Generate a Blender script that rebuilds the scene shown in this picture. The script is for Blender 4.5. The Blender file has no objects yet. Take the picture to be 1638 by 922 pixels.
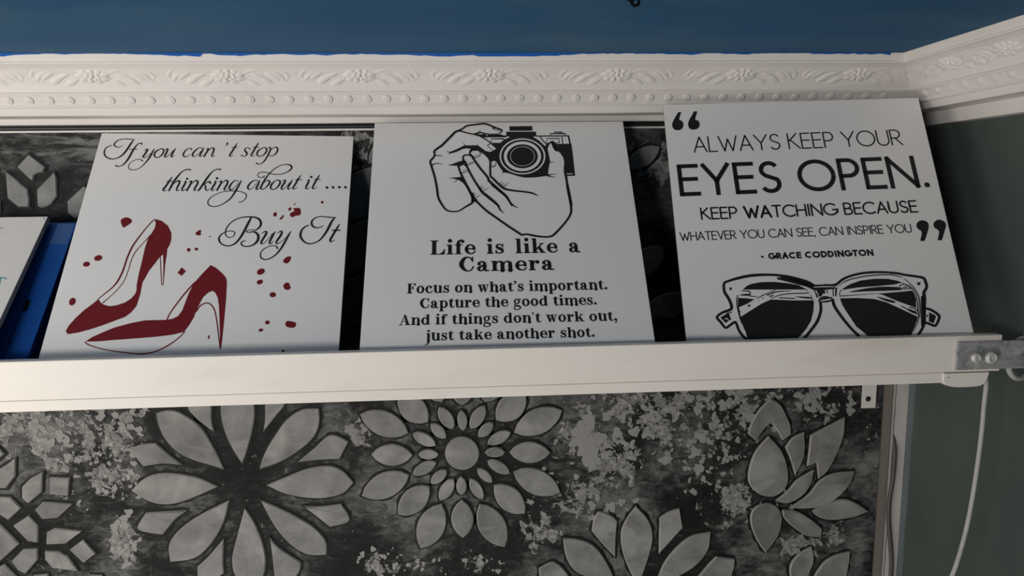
import bpy, bmesh, math, random
from mathutils import Vector as V, Matrix
random.seed(7)
C = bpy.context.scene.collection
PI = math.pi

# ---------------------------------------------------------------- camera, light, exposure
CZ = 2.10                                    # height of the lens above the floor
FPX = 1109.308
YAW, PITCH, ROLL = 0.063083, -0.140407, -0.012944
cy, sy = math.cos(YAW), math.sin(YAW)
F0, R0, U0 = V((sy, cy, 0)), V((cy, -sy, 0)), V((0, 0, 1))
FW = F0*math.cos(PITCH) + U0*math.sin(PITCH)
UP = -F0*math.sin(PITCH) + U0*math.cos(PITCH)
RT = R0*math.cos(ROLL) + UP*math.sin(ROLL)
UP = -R0*math.sin(ROLL) + UP*math.cos(ROLL)
EYE = V((0, 0, CZ))
cam_d = bpy.data.cameras.new('camera')
cam = bpy.data.objects.new('camera', cam_d); C.objects.link(cam)
cam_d.sensor_width = 36.0; cam_d.lens = FPX/1638*36.0
cam_d.clip_start = 0.02; cam_d.clip_end = 50
m = Matrix((RT, UP, -FW)).transposed().to_4x4(); m.translation = EYE
cam.matrix_world = m
bpy.context.scene.camera = cam

vs = bpy.context.scene.view_settings
vs.view_transform = 'Standard'; vs.look = 'None'; vs.gamma = 1.0; vs.use_curve_mapping = False
vs.exposure = 0.08

world = bpy.data.worlds.new('world'); bpy.context.scene.world = world
world.use_nodes = True
world.node_tree.nodes['Background'].inputs[0].default_value = (0.92, 0.96, 1.0, 1)
world.node_tree.nodes['Background'].inputs[1].default_value = 0.02

def area(name, loc, target, size, power, col):
    d = bpy.data.lights.new(name, 'AREA'); d.shape = 'RECTANGLE'; d.size, d.size_y = size; d.energy = power; d.color = col
    o = bpy.data.objects.new(name, d); C.objects.link(o); o.location = loc
    o.rotation_euler = (V(target)-V(loc)).to_track_quat('-Z', 'Y').to_euler()
    return o
AIM = (-0.1, 1.1, CZ-0.15)
area('left_window', (-1.4, 0.2, CZ-0.30), AIM, (0.8, 0.8), 9.3, (1.0, 0.92, 0.82))
area('room_light', (-1.45, -1.25, CZ-0.05), AIM, (0.8, 0.3), 23, (1.0, 0.985, 0.965))
area('low_daylight', (-0.35, 0.2, CZ-1.30), AIM, (0.8, 0.8), 6.0, (1.0, 0.95, 0.89))

# ---------------------------------------------------------------- helpers
def ray(px, py):
    return RT*((px-819)/FPX) - UP*((py-461)/FPX) + FW
def at(px, py, Y):                            # point of the photo on the plane y = Y
    d = ray(px, py); return EYE + d*(Y/d.y)
def hit(px, py, p, n):                        # point of the photo on any plane
    d = ray(px, py); return EYE + d*((p-EYE).dot(n)/d.dot(n))
def atX(px, py, X):
    d = ray(px, py); return EYE + d*(X/d.x)
def atZ(px, py, Z):
    d = ray(px, py); return EYE + d*((Z-CZ)/d.z)

def tag(o, label, cat, group=None, kind=None):
    o['label'] = label; o['category'] = cat
    if group: o['group'] = group
    if kind: o['kind'] = kind
    return o
def empty(name, loc, rot=None):
    o = bpy.data.objects.new(name, None); C.objects.link(o); o.empty_display_size = 0.05
    if rot: o.matrix_world = Matrix.Translation(loc) @ rot.to_4x4()
    else: o.location = loc
    return o
def link(name, bm, mats, parent=None, smooth=False, inv=None):
    me = bpy.data.meshes.new(name)
    if inv is not None: bmesh.ops.transform(bm, matrix=inv, verts=bm.verts)
    bm.to_mesh(me); bm.free()
    for mt in (mats if isinstance(mats, (list, tuple)) else [mats]): me.materials.append(mt)
    if smooth:
        for p in me.polygons: p.use_smooth = True
    o = bpy.data.objects.new(name, me); C.objects.link(o)
    if parent: o.parent = parent
    return o
def struct(name, bm, mt, parent=None, smooth=False):
    o = link(name, bm, mt, parent, smooth); o['kind'] = 'structure'; return o
def box(bm, x0, x1, y0, y1, z0, z1, bev=0.0, mi=0):
    vs_ = [bm.verts.new(p) for p in ((x0,y0,z0),(x1,y0,z0),(x1,y1,z0),(x0,y1,z0),(x0,y0,z1),(x1,y0,z1),(x1,y1,z1),(x0,y1,z1))]
    fs = [bm.faces.new([vs_[i] for i in f]) for f in ((0,3,2,1),(4,5,6,7),(0,1,5,4),(1,2,6,5),(2,3,7,6),(3,0,4,7))]
    for f in fs: f.material_index = mi
    if bev:
        es = {e for f in fs for e in f.edges}
        bmesh.ops.bevel(bm, geom=list(es), offset=bev, segments=2, affect='EDGES', profile=0.5)
    return bm
def B(): return bmesh.new()
def spline(pts, n=6, closed=False):
    """Catmull-Rom through tuples of any length"""
    P = [tuple(map(float, p)) for p in pts]
    if len(P) < 3 and not closed: return P
    out = []; N = len(P)
    for i in range(N if closed else N-1):
        if closed: p0, p1, p2, p3 = P[i-1], P[i], P[(i+1) % N], P[(i+2) % N]
        else: p0, p1, p2, p3 = P[max(i-1, 0)], P[i], P[i+1], P[min(i+2, N-1)]
        for k in range(n):
            t = k/n
            out.append(tuple(0.5*(2*b+(c-a)*t+(2*a-5*b+4*c-d)*t*t+(3*b-a-3*c+d)*t**3) for a, b, c, d in zip(p0, p1, p2, p3)))
    if not closed: out.append(P[-1])
    return out
def tube(bm, pts, r, seg=8, cap=True, mi=0):
    """round tube along 3-D points, r a number or a list"""
    pts = [V(p) for p in pts]; rs = r if isinstance(r, (list, tuple)) else [r]*len(pts)
    up = V((0.31, 0.17, 0.93)); rings = []
    for i, p in enumerate(pts):
        t = (pts[min(i+1, len(pts)-1)]-pts[max(i-1, 0)]).normalized()
        a = t.cross(up)
        if a.length < 1e-4: a = t.cross(V((1, 0, 0)))
        a.normalize(); b = t.cross(a).normalized()
        rings.append([bm.verts.new(p+(a*math.cos(2*PI*k/seg)+b*math.sin(2*PI*k/seg))*rs[i]) for k in range(seg)])
    for A, Bq in zip(rings, rings[1:]):
        for k in range(seg):
            f = bm.faces.new((A[k], A[(k+1) % seg], Bq[(k+1) % seg], Bq[k])); f.material_index = mi; f.smooth = True
    if cap:
        for rg in (rings[0][::-1], rings[-1]):
            f = bm.faces.new(rg); f.material_index = mi
    return bm
def lathe(bm, prof, mat4, seg=24, mi=0):
    """profile (radius, height) spun about local z, placed by mat4"""
    rings = []
    for r, h in prof:
        rings.append([bm.verts.new(mat4 @ V((r*math.cos(2*PI*k/seg), r*math.sin(2*PI*k/seg), h))) for k in range(seg)])
    for A, Bq in zip(rings, rings[1:]):
        for k in range(seg):
            f = bm.faces.new((A[k], A[(k+1) % seg], Bq[(k+1) % seg], Bq[k])); f.material_index = mi; f.smooth = True
    f = bm.faces.new(rings[-1]); f.material_index = mi
    f = bm.faces.new(rings[0][::-1]); f.material_index = mi
    return bm
def prism(bm, poly, fn, h0, h1, bevel=0.0, mi=0):
    """poly of 2-D points; fn(u,v,h)->3-D. Solid between h0 and h1, its top edge drawn in by bevel"""
    n = len(poly); A = sum(poly[i-1][0]*poly[i][1]-poly[i][0]*poly[i-1][1] for i in range(n))
    if A < 0: poly = poly[::-1]
    lo = [bm.verts.new(fn(u, v, h0)) for u, v in poly]
    rows = [lo]
    if bevel:
        ins = []
        for i in range(n):
            a, b, c = poly[i-1], poly[i], poly[(i+1) % n]
            d1 = V((b[0]-a[0], b[1]-a[1])); d2 = V((c[0]-b[0], c[1]-b[1]))
            if d1.length < 1e-9 or d2.length < 1e-9: ins.append(b); continue
            d1.normalize(); d2.normalize()
            nn = V((-d1.y, d1.x))+V((-d2.y, d2.x))
            if nn.length < 1e-6: ins.append(b); continue
            nn.normalize(); ins.append((b[0]+nn.x*bevel, b[1]+nn.y*bevel))
        rows.append([bm.verts.new(fn(u, v, h1-(h1-h0)*0.35)) for u, v in poly])
        rows.append([bm.verts.new(fn(u, v, h1)) for u, v in ins])
    else: rows.append([bm.verts.new(fn(u, v, h1)) for u, v in poly])
    for a, b in zip(rows, rows[1:]):
        for i in range(n):
            f = bm.faces.new((a[i-1], a[i], b[i], b[i-1])); f.material_index = mi
    f = bm.faces.new(rows[-1]); f.material_index = mi
    return bm

# ---------------------------------------------------------------- materials
def new_mat(name, col, rough=0.6, metal=0.0, spec=0.5):
    mt = bpy.data.materials.new(name); mt.use_nodes = True
    b = mt.node_tree.nodes['Principled BSDF']
    b.inputs['Base Color'].default_value = (*col, 1); b.inputs['Roughness'].default_value = rough
    b.inputs['Metallic'].default_value = metal; b.inputs['Specular IOR Level'].default_value = spec
    return mt
class NT:
    def __init__(s, mt): s.t = mt.node_tree; s.b = s.t.nodes['Principled BSDF']; s.co = s.n('ShaderNodeTexCoord').outputs['Object']
    def n(s, k, **kw):
        nd = s.t.nodes.new(k)
        for a, b in kw.items(): setattr(nd, a, b)
        return nd
    def l(s, a, b): s.t.links.new(a, b)
    def mapping(s, scale=(1, 1, 1), loc=(0, 0, 0)):
        q = s.n('ShaderNodeMapping'); q.inputs['Scale'].default_value = scale; q.inputs['Location'].default_value = loc; s.l(s.co, q.inputs['Vector']); return q.outputs[0]
    def noise(s, scale, detail=4, rough=0.55, dist=0.0, vec=None):
        q = s.n('ShaderNodeTexNoise'); q.inputs['Scale'].default_value = scale; q.inputs['Detail'].default_value = detail
        q.inputs['Roughness'].default_value = rough; q.inputs['Distortion'].default_value = dist
        s.l(vec if vec is not None else s.co, q.inputs['Vector']); return q.outputs['Fac']
    def ramp(s, fac, stops, interp='LINEAR'):
        q = s.n('ShaderNodeValToRGB'); q.color_ramp.interpolation = interp; e = q.color_ramp.elements
        while len(e) < len(stops): e.new(0.5)
        for i, (p, c) in enumerate(stops): e[i].position = p; e[i].color = (*c, 1) if len(c) == 3 else c
        s.l(fac, q.inputs[0]); return q.outputs[0]
    def math(s, op, a, b, clamp=False):
        q = s.n('ShaderNodeMath', operation=op, use_clamp=clamp)
        for i, x in enumerate((a, b)):
            if isinstance(x, (int, float)): q.inputs[i].default_value = x
            else: s.l(x, q.inputs[i])
        return q.outputs[0]
    def mix(s, fac, a, b, blend='MIX'):
        q = s.n('ShaderNodeMix', data_type='RGBA', blend_type=blend)
        for i, x in ((0, fac), (6, a), (7, b)):
            if isinstance(x, (int, float)): q.inputs[i].default_value = x
            elif isinstance(x, tuple): q.inputs[i].default_value = (*x, 1)
            else: s.l(x, q.inputs[i])
        return q.outputs[2]
    def smooth(s, x, a, b):
        q = s.n('ShaderNodeMapRange', interpolation_type='SMOOTHSTEP')
        q.inputs['From Min'].default_value = a; q.inputs['From Max'].default_value = b; s.l(x, q.inputs[0]); return q.outputs[0]
    def color(s, x): s.l(x, s.b.inputs['Base Color'])
    def bump(s, h, strength=0.3, dist=0.002):
        q = s.n('ShaderNodeBump'); q.inputs['Strength'].default_value = strength; q.inputs['Distance'].default_value = dist
        s.l(h, q.inputs['Height']); s.l(q.outputs[0], s.b.inputs['Normal'])

def painted(name, col, dirt, rough=0.55, scale=6, amount=0.35, stretch=(1, 1, 1), bump=0.15):
    mt = new_mat(name, col, rough); t = NT(mt)
    v = t.mapping(stretch)
    a = t.noise(scale, 6, 0.6, 0.4, v); b = t.noise(scale*9, 3, 0.6, 0, v)
    f = t.math('MULTIPLY', t.smooth(a, 0.5, 0.8), amount)
    c = t.mix(f, col, dirt)
    t.color(t.mix(t.math('MULTIPLY', t.smooth(b, 0.66, 0.74), amount*0.5), c, dirt))
    t.bump(t.math('ADD', a, t.math('MULTIPLY', b, 0.3)), bump, 0.003); t.b.inputs['Specular IOR Level'].default_value = 0.25
    return mt
M_plaster = painted('white_plaster_paint', (0.74, 0.70, 0.67), (0.55, 0.50, 0.45), 0.5, 7, 0.3)
M_lip = painted('white_gloss_paint', (0.80, 0.752, 0.695), (0.52, 0.46, 0.40), 0.4, 5, 0.35, (0.6, 1, 2.5), 0.06)
M_board = painted('white_board_paint', (0.68, 0.655, 0.625), (0.50, 0.48, 0.45), 0.55, 12, 0.4, (0.5, 1, 1))
M_sign = painted('white_sign_board', (0.76, 0.745, 0.73), (0.72, 0.70, 0.68), 0.42, 3, 0.4, bump=0.0)
M_edge = new_mat('grey_board_edge', (0.30, 0.29, 0.28), 0.7)
M_black = new_mat('black_print', (0.012, 0.013, 0.014), 0.5, 0, 0.25)
M_script = new_mat('charcoal_print', (0.018, 0.016, 0.015), 0.5, 0, 0.25)
M_red = painted('dark_red_print', (0.15, 0.0095, 0.013), (0.115, 0.016, 0.017), 0.5, 20, 0.5, bump=0)
M_white = new_mat('white_print', (0.75, 0.74, 0.73), 0.45)
M_teal = new_mat('teal_print', (0.13, 0.33, 0.42), 0.5)
M_pale = new_mat('grey_print', (0.30, 0.30, 0.30), 0.5)
M_cable = new_mat('black_cable_rubber', (0.012, 0.012, 0.012), 0.5)
M_shelf = painted('dark_shelf_board', (0.035, 0.033, 0.03), (0.07, 0.065, 0.06), 0.7, 8, 0.5)  # one dark tone, so the board hardly shows between the signs
M_dark = new_mat('dark_slot', (0.004, 0.004, 0.005), 0.8, 0, 0.1)
M_gcable = new_mat('grey_cable_rubber', (0.075, 0.070, 0.066), 0.55)
M_wcable = painted('white_cable_sleeve', (0.42, 0.42, 0.40), (0.25, 0.25, 0.24), 0.6, 40, 0.5)
M_batten = painted('raw_wood_edge', (0.19, 0.167, 0.145), (0.12, 0.10, 0.085), 0.7, 10, 0.6, (4, 4, 0.6))
M_flake = painted('flaking_white_paint', (0.50, 0.47, 0.45), (0.20, 0.20, 0.20), 0.6, 22, 0.5, (2, 2, 0.5))
M_screw = new_mat('dark_screw_steel', (0.06, 0.055, 0.05), 0.4, 0.8)
# blue painted ceiling: brushed streaks
M_ceil = new_mat('blue_ceiling_paint', (0.03, 0.10, 0.20), 0.55); t = NT(M_ceil)
a = t.noise(3.0, 6, 0.6, 0.6, t.mapping((1, 2.2, 1))); b = t.noise(9, 5, 0.6, 0.3, t.mapping((0.5, 4, 1)))
c = t.ramp(a, [(0.32, (0.012, 0.085, 0.21)), (0.55, (0.022, 0.105, 0.215)), (0.72, (0.05, 0.125, 0.205))])
t.color(t.mix(t.math('MULTIPLY', t.smooth(b, 0.5, 0.75), 0.3), c, (0.075, 0.135, 0.20)))
t.bump(b, 0.1, 0.002); t.b.inputs['Specular IOR Level'].default_value = 0.06
M_bluedge = painted('fresh_blue_paint', (0.005, 0.10, 0.42), (0.01, 0.06, 0.22), 0.5, 15, 0.5)
# dark green right wall with its lighter blue-grey strip along the corner
M_green = new_mat('dark_green_wall_paint', (0.065, 0.078, 0.068), 0.6); t = NT(M_green)
sep = t.n('ShaderNodeSeparateXYZ'); t.l(t.co, sep.inputs[0])
a = t.noise(5, 5, 0.55); b = t.noise(30, 3, 0.5)
base = t.ramp(a, [(0.3, (0.066, 0.084, 0.076)), (0.7, (0.086, 0.104, 0.094))])
e = t.math('ADD', sep.outputs['Y'], t.math('MULTIPLY', t.noise(14, 4, 0.6), 0.012))
t.color(t.mix(t.smooth(e, 1.168, 1.1715), base, (0.125, 0.150, 0.158)))
t.bump(b, 0.05, 0.002); t.b.inputs['Specular IOR Level'].default_value = 0.15
M_floor = painted('floor_screed', (0.22, 0.20, 0.18), (0.12, 0.11, 0.10), 0.7, 2, 0.5)
M_wallp = painted('gap_shade_wall', (0.035, 0.037, 0.035), (0.02, 0.02, 0.02), 0.7, 3, 0.5)  # shade of the gap between the battens, put into the wall's colour
# metal bracket: brushed, paint-smeared galvanised steel
M_metal = new_mat('scuffed_galvanised_steel', (0.2, 0.2, 0.2), 0.5, 0.1); t = NT(M_metal)
a = t.noise(55, 6, 0.65, 1.2); b = t.noise(18, 5, 0.6, 0.4, t.mapping((1, 1, 14)))
c = t.ramp(a, [(0.34, (0.13, 0.165, 0.17)), (0.5, (0.30, 0.30, 0.305)), (0.62, (0.37, 0.37, 0.37)), (0.72, (0.6, 0.59, 0.57))])
t.color(t.mix(t.math('MULTIPLY', t.smooth(b, 0.5, 0.7), 0.45), c, (0.48, 0.48, 0.49))); t.bump(a, 0.25, 0.002)
M_bolt = painted('zinc_bolt_head', (0.62, 0.60, 0.57), (0.26, 0.25, 0.24), 0.45, 60, 0.7, bump=0.4)
M_bolt.node_tree.nodes['Principled BSDF'].inputs['Metallic'].default_value = 0.3
# blue moulded plastic
M_blue = painted('blue_plastic', (0.008, 0.060, 0.25), (0.012, 0.075, 0.27), 0.38, 9, 0.5, bump=0.05)
M_blued = new_mat('deep_blue_plastic', (0.006, 0.035, 0.14), 0.4)
M_blue2 = new_mat('faded_blue_label', (0.03, 0.085, 0.235), 0.5)

# ---------------------------------------------------------------- the setting
YW, XW, ZC = 1.190, 0.800, CZ + 0.2013       # back wall, right wall, ceiling
YP = 1.172                                    # face of the carved panel
struct('ceiling', box(B(), -2.2, XW+0.1, -2.6, YW+0.1, ZC, ZC+0.1), M_ceil)
struct('wall_back', box(B(), -2.2, XW+0.1, YW, YW+0.1, 0, ZC), M_wallp)
struct('wall_right', box(B(), XW, XW+0.1, -2.6, YW, 0, ZC), M_green)
struct('floor', box(B(), -2.2, XW+0.1, -2.6, YW+0.1, -0.1, 0), M_floor)

# crown moulding: one profile along the back wall and one along the right wall, mitred in the corner
NT_, NB_ = YW-1.065, YW-1.130                 # distance of the top and bottom nose from the wall
zb = at(500, 184, YW-NB_).z
axis = V((NT_-NB_, ZC-zb)); SL = axis.length; axis.normalize(); nrm = V((axis.y, -axis.x))   # in (distance, height)
prof = [(0, 0), (.02, .002), (.13, .0), (.15, .0022), (.175, .0022), (.195, -.0006), (.33, -.0008), (.342, .0006), (.358, .0006),
        (.364, -.0003), (.372, .0006), (.386, .0006), (.395, -.0018), (.5, -.0045), (.62, -.0055), (.75, -.0036), (.83, -.0006),
        (.842, .002), (.855, .0028), (.875, .0026), (.888, .0006), (1.0, .0006)]
pd = [V((NB_, zb)) + axis*(t_*SL) + nrm*o_ for t_, o_ in prof]
pd[-1].y = ZC
ring = [V((0.0, zb))] + pd + [V((0.0, ZC))]
def cornice(name, along):
    bm = B(); A = []; Q = []
    for d, z in ring:
        if along == 'x': p, q = (-2.2, YW-d, z), (XW-d, YW-d, z)
        else: p, q = (XW-d, YW-d, z), (XW-d, -2.6, z)
        A.append(bm.verts.new(p)); Q.append(bm.verts.new(q))
    n = len(ring)
    for i in range(n): bm.faces.new((A[i-1], Q[i-1], Q[i], A[i]))
    bm.faces.new(A); bm.faces.new(Q[::-1])
    bmesh.ops.recalc_face_normals(bm, faces=bm.faces)
    return struct(name, bm, M_plaster)
trim_back = cornice('trim_1', 'x')
trim_right = cornice('trim_2', 'y')

# raised flower-and-scroll ornament and the row of beads under it
def relief(bm, pts, rad, flat=0.55, n=4):
    """a leaf or stem: half-round ridge on the (u,v) plane; pts (u,v,r-scale)"""
    P = spline(pts, n); rows = []
    for i, p in enumerate(P):
        a, b = P[max(i-1, 0)], P[min(i+1, len(P)-1)]
        d = V((b[0]-a[0], b[1]-a[1])); d = d.normalized() if d.length else V((1, 0)); nn = V((-d.y, d.x)); r = p[2]*rad
        rows.append([bm.verts.new((p[0]+nn.x*r*math.cos(k*PI/6), p[1]+nn.y*r*math.cos(k*PI/6), r*flat*math.sin(k*PI/6)-0.0006)) for k in range(7)])
    for A, Q in zip(rows, rows[1:]):
        for k in range(6):
            f = bm.faces.new((A[k], A[k+1], Q[k+1], Q[k])); f.smooth = True
def motif_mesh():
    bm = B(); L = 0.001
    for n_, r1, r2, h_, w_, o_ in ((9, .026, .0125, .55, .0046, .2), (7, .015, .0075, .8, .0040, .6)):     # open flower in the middle
        for k in range(n_):
            a = 2*PI*k/n_+o_; q = .25 if r1 > .02 else .1
            relief(bm, [(r1*q*math.cos(a), r2*q*math.sin(a), .5), (r1*.62*math.cos(a), r2*.62*math.sin(a), 1.3), (r1*math.cos(a+.12), r2*math.sin(a+.12), .5)], w_, h_)
    relief(bm, [(-.004, 0, .6), (0, .001, 1.2), (.004, 0, .6)], 0.0040, 1.1)
    for s in (1, -1):
        f = lambda pts: [(x*L*s, (y*(1.0 if s > 0 else .95) + (1.0 if s < 0 else 0))*L, r) for x, y, r in pts]
        for pts, rad in (
            ([(22, 4, .6), (34, 9, 1), (48, 12, 1), (62, 8, .9), (74, 0, .9), (82, -8, .8), (86, -3, .5), (82, 3, .3)], .0042),
            ([(44, 12, .5), (56, 18, 1.1), (70, 16, 1.1), (81, 8, 1), (88, -1, .6), (90, -6, .2)], .0040),
            ([(50, 6, .4), (60, 3, 1.1), (70, -4, 1), (76, -10, .4)], .0038),
            ([(22, -6, .5), (33, -12, 1.2), (44, -18, 1), (54, -16, .5)], .0046),
            ([(28, -9, .4), (36, -18, 1.0), (40, -22, .3)], .0042),
            ([(40, 0, .4), (52, -7, 1.2), (62, -14, .9), (66, -19, .2)], .0044),
            ([(20, 9, .4), (30, 17, 1.2), (42, 21, .9), (52, 20, .2)], .0042),
            ([(30, 4, .4), (40, 0, 1.1), (50, -4, .9), (56, -9, .2)], .0036),
            ([(34, 12, .4), (44, 8, 1), (54, 9, .4)], .0034),
            ([(62, 10, .4), (72, 6, 1), (79, 0, .5)], .0032),
            ([(24, 14, .4), (20, 20, .9), (27, 23, .3)], .0034)):
            relief(bm, f(pts), rad, 0.5)
    me = bpy.data.meshes.new('floral_relief'); bm.to_mesh(me); bm.free(); me.materials.append(M_plaster); return me
motif = motif_mesh()
tm = 0.625; md = V((NB_, zb)) + axis*(tm*SL) + nrm*(-.0052)     # middle of the hollow band
def slope_frame(along):
    if along == 'x': e1 = V((1, 0, 0)); e2 = V((0, -axis.x, axis.y))
    else: e1 = V((0, -1, 0)); e2 = V((-axis.x, 0, axis.y))
    e3 = e1.cross(e2); return e1, e2, e3
for along, spots, par in (('x', (-66, 148, 365, 575, 783, 987, 1186, 1372), trim_back), ('y', ((1519, 95), (1611, 62), (1760, 10)), trim_right)):
    e1, e2, e3 = slope_frame(along)
    rot = Matrix((e1, e2, e3)).transposed().to_4x4()
    for i, s in enumerate(spots):
        if along == 'x': p = V((at(s, 122, YW-md.x).x, YW-md.x, md.y))
        else: p = V((XW-md.x, atX(s[0], s[1], XW-md.x).y, md.y))
        o = bpy.data.objects.new('floral_relief', motif); C.objects.link(o)
        o.matrix_world = Matrix.Translation(p) @ rot
        o.parent = par; o['kind'] = 'structure'
tb = 0.265; bd = V((NB_, zb)) + axis*(tb*SL) + nrm*(-.0006)
for along, par in (('x', trim_back), ('y', trim_right)):
    bm = B(); e1, e2, e3 = slope_frame(along); rot = Matrix((e1, e2, e3)).transposed().to_4x4()
    p = V((0, YW-bd.x, bd.y)) if along == 'x' else V((XW-bd.x, 0, bd.y))
    rng = [(-1.3 + 0.0295*k) for k in range(68)] if along == 'x' else [(1.08 - 0.0295*k) for k in range(40)]
    for u in rng:
        q = p.copy()
        if along == 'x': q.x = u
        else: q.y = u
        if (along == 'x' and u > XW-bd.x-0.006): continue
        lathe(bm, [(.0066, -.001), (.0064, .0008), (.0054, .0014), (.0040, .0010), (.0028, .0013), (.0012, .0018), (.0002, .0019)], Matrix.Translation(q) @ rot, 12)
    o = struct('bead_row', bm, M_plaster, par)
# ragged lip of fresh blue paint where the ceiling was cut in
bm = B(); random.seed(3); e1, e2, e3 = slope_frame('x'); base = V((0, YW, 0)); pt = V((NB_, zb)) + axis*SL + nrm*.0014
x = -1.3; prev = None; h = .004
while x < 0.66:
    h = min(.0055, max(.0006, h + random.uniform(-.0016, .0016)))
    if random.random() < .08: h = random.uniform(.0004, .004)
    a = bm.verts.new((x, YW-pt.x-.0002, ZC-.00005)); q = V((x, YW-pt.x, ZC)) - e2*h + e3*.0003; b = bm.verts.new(q)
    if prev: bm.faces.new((prev[0], prev[1], b, a))
    prev = (a, b); x += random.uniform(.004, .014)
o = struct('trim_7', bm, M_bluedge)

# plain white boards under the cornice
zt = zb
struct('trim_3', box(B(), -2.2, XW, 1.163, YW, CZ+0.1108, zt, .0012), M_board)
struct('trim_4', box(B(), 0.776, XW, -2.6, 1.1625, CZ+0.0985, zt, .0012), M_board)
# battens in the corner beside the panel
xe = at(1414, 620, YP).x
x1, x2, x3 = at(1427, 620, 1.178).x, at(1433, 620, 1.18).x, at(1435.5, 620, 1.18).x
struct('trim_5', box(B(), xe, x1, 1.174, YW, 0, CZ+0.1035, .001), M_batten)
struct('trim_6', box(B(), x1+.0003, x2, 1.178, YW, 0, CZ+0.1035, .001), M_flake)
struct('trim_8', box(B(), x3, XW, 1.180, YW, 0, CZ+0.1035, .001), M_flake)

# ---------------------------------------------------------------- carved plaster panel on the back wall
ztop = (at(0, 211.5, YP).z + at(1050, 207, YP).z)/2
M_ground = new_mat('dark_distressed_plaster', (0.02, 0.02, 0.02), 0.62); t = NT(M_ground)
regions = [(60, 690, .12), (150, 690, .10), (175, 765, .055), (205, 865, .04), (20, 650, .05), (915, 690, .06), (985, 745, .075), (1060, 670, .075), (1130, 700, .06), (1010, 640, .05),
           (1195, 640, .07), (1170, 800, .055), (1300, 640, .055), (870, 850, .05), (935, 795, .05), (575, 690, .025), (1280, 870, .05), (1340, 855, .03), (600, 905, .03), (760, 905, .03), (1045, 260, .05), (570, 250, .05)]
reg = None
for px, py, r in regions:
    p = at(px, py, YP)
    d = t.n('ShaderNodeVectorMath', operation='DISTANCE'); d.inputs[1].default_value = p; t.l(t.co, d.inputs[0])
    f = t.smooth(d.outputs['Value'], r*1.7, r*0.1)
    reg = f if reg is None else t.math('MAXIMUM', reg, f)
n1 = t.noise(62, 8, 0.66, 0.6); n2 = t.noise(6, 4, 0.55, 0.3); n3 = t.noise(120, 4, 0.65, 0.4)
n4 = t.noise(19, 5, 0.6, 1.2); n5 = t.noise(34, 7, 0.72, 0.8, t.mapping((1, 1, 1.8)))
pat = t.math('ADD', t.math('MULTIPLY', n1, 0.55), t.math('MULTIPLY', n4, 0.45))
pat = t.math('ADD', pat, t.math('MULTIPLY', reg, 0.17))
patch = t.smooth(pat, 0.640, 0.652)
patch = t.math('MULTIPLY', patch, t.smooth(n3, 0.30, 0.36))
cloud = t.math('ADD', t.math('MULTIPLY', n2, 0.6), t.math('MULTIPLY', n5, 0.4))
wash = t.ramp(cloud, [(0.40, (0.0095, 0.010, 0.0097)), (0.48, (0.020, 0.0205, 0.020)), (0.54, (0.07, 0.071, 0.069)), (0.63, (0.17, 0.17, 0.165))])
pc = t.ramp(n3, [(0.35, (0.14, 0.138, 0.132)), (0.52, (0.21, 0.207, 0.198)), (0.68, (0.36, 0.355, 0.34))])
c = t.mix(patch, wash, pc)
spk = t.math('MULTIPLY', t.smooth(n1, 0.655, 0.67), 0.8)
c = t.mix(spk, c, (0.20, 0.198, 0.19))
p = at(60, 240, YP)                            # brushed grey band along the top left
sx = t.n('ShaderNodeSeparateXYZ'); t.l(t.co, sx.inputs[0])
bz = t.math('MULTIPLY', t.smooth(sx.outputs['Z'], p.z-.035, p.z-.005), t.smooth(sx.outputs['Z'], p.z+.040, p.z+.022))
bz = t.math('MULTIPLY', bz, t.smooth(sx.outputs['X'], p.x+.55, p.x+.2))
stre = t.noise(13, 6, 0.65, 0.7, t.mapping((1, 1, 4.5)))
c = t.mix(t.math('MULTIPLY', bz, t.smooth(stre, 0.44, 0.62)), c, (0.17, 0.17, 0.168))
t.color(c); t.bump(t.math('ADD', patch, t.math('MULTIPLY', n1, 0.5)), 0.7, 0.004)
M_worn = painted('worn_plaster_edge', (0.30, 0.298, 0.285), (0.12, 0.12, 0.115), 0.6, 40, 0.9)
M_groove = painted('black_groove_paint', (0.010, 0.010, 0.0095), (0.022, 0.022, 0.02), 0.65, 25, 0.6)
M_ground.node_tree.nodes['Principled BSDF'].inputs['Specular IOR Level'].default_value = 0.12
M_petal = new_mat('grey_plaster_relief', (0.2, 0.2, 0.19), 0.6, 0, 0.2); t = NT(M_petal)
a = t.noise(14, 5, 0.6, 0.5); b = t.noise(45, 5, 0.6, 1.0); d = t.noise(20, 4, 0.6, 0.3, t.mapping((1, 1, 5)))
c = t.ramp(a, [(0.32, (0.135, 0.135, 0.13)), (0.5, (0.205, 0.204, 0.196)), (0.66, (0.285, 0.282, 0.27))])
c = t.mix(t.math('MULTIPLY', t.smooth(d, 0.55, 0.75), 0.35), c, (0.31, 0.305, 0.295))
t.color(t.mix(t.math('MULTIPLY', t.smooth(b, 0.62, 0.72), 0.45), c, (0.12, 0.12, 0.115))); t.bump(t.math('ADD', b, d), 0.12, 0.002)

panel = link('wall_panel', box(B(), -2.2, xe-.0004, YP, YW, 1.0, ztop), M_ground)
tag(panel, 'dark carved plaster wall panel with raised grey flowers, hung behind the white shelf', 'wall panel')
link('top_strip', box(B(), -2.2, xe-.0004, YP-.0022, YW, ztop, ztop+.0032, .0006), M_board, panel)['label'] = 'thin white strip capping the panel'

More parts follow.
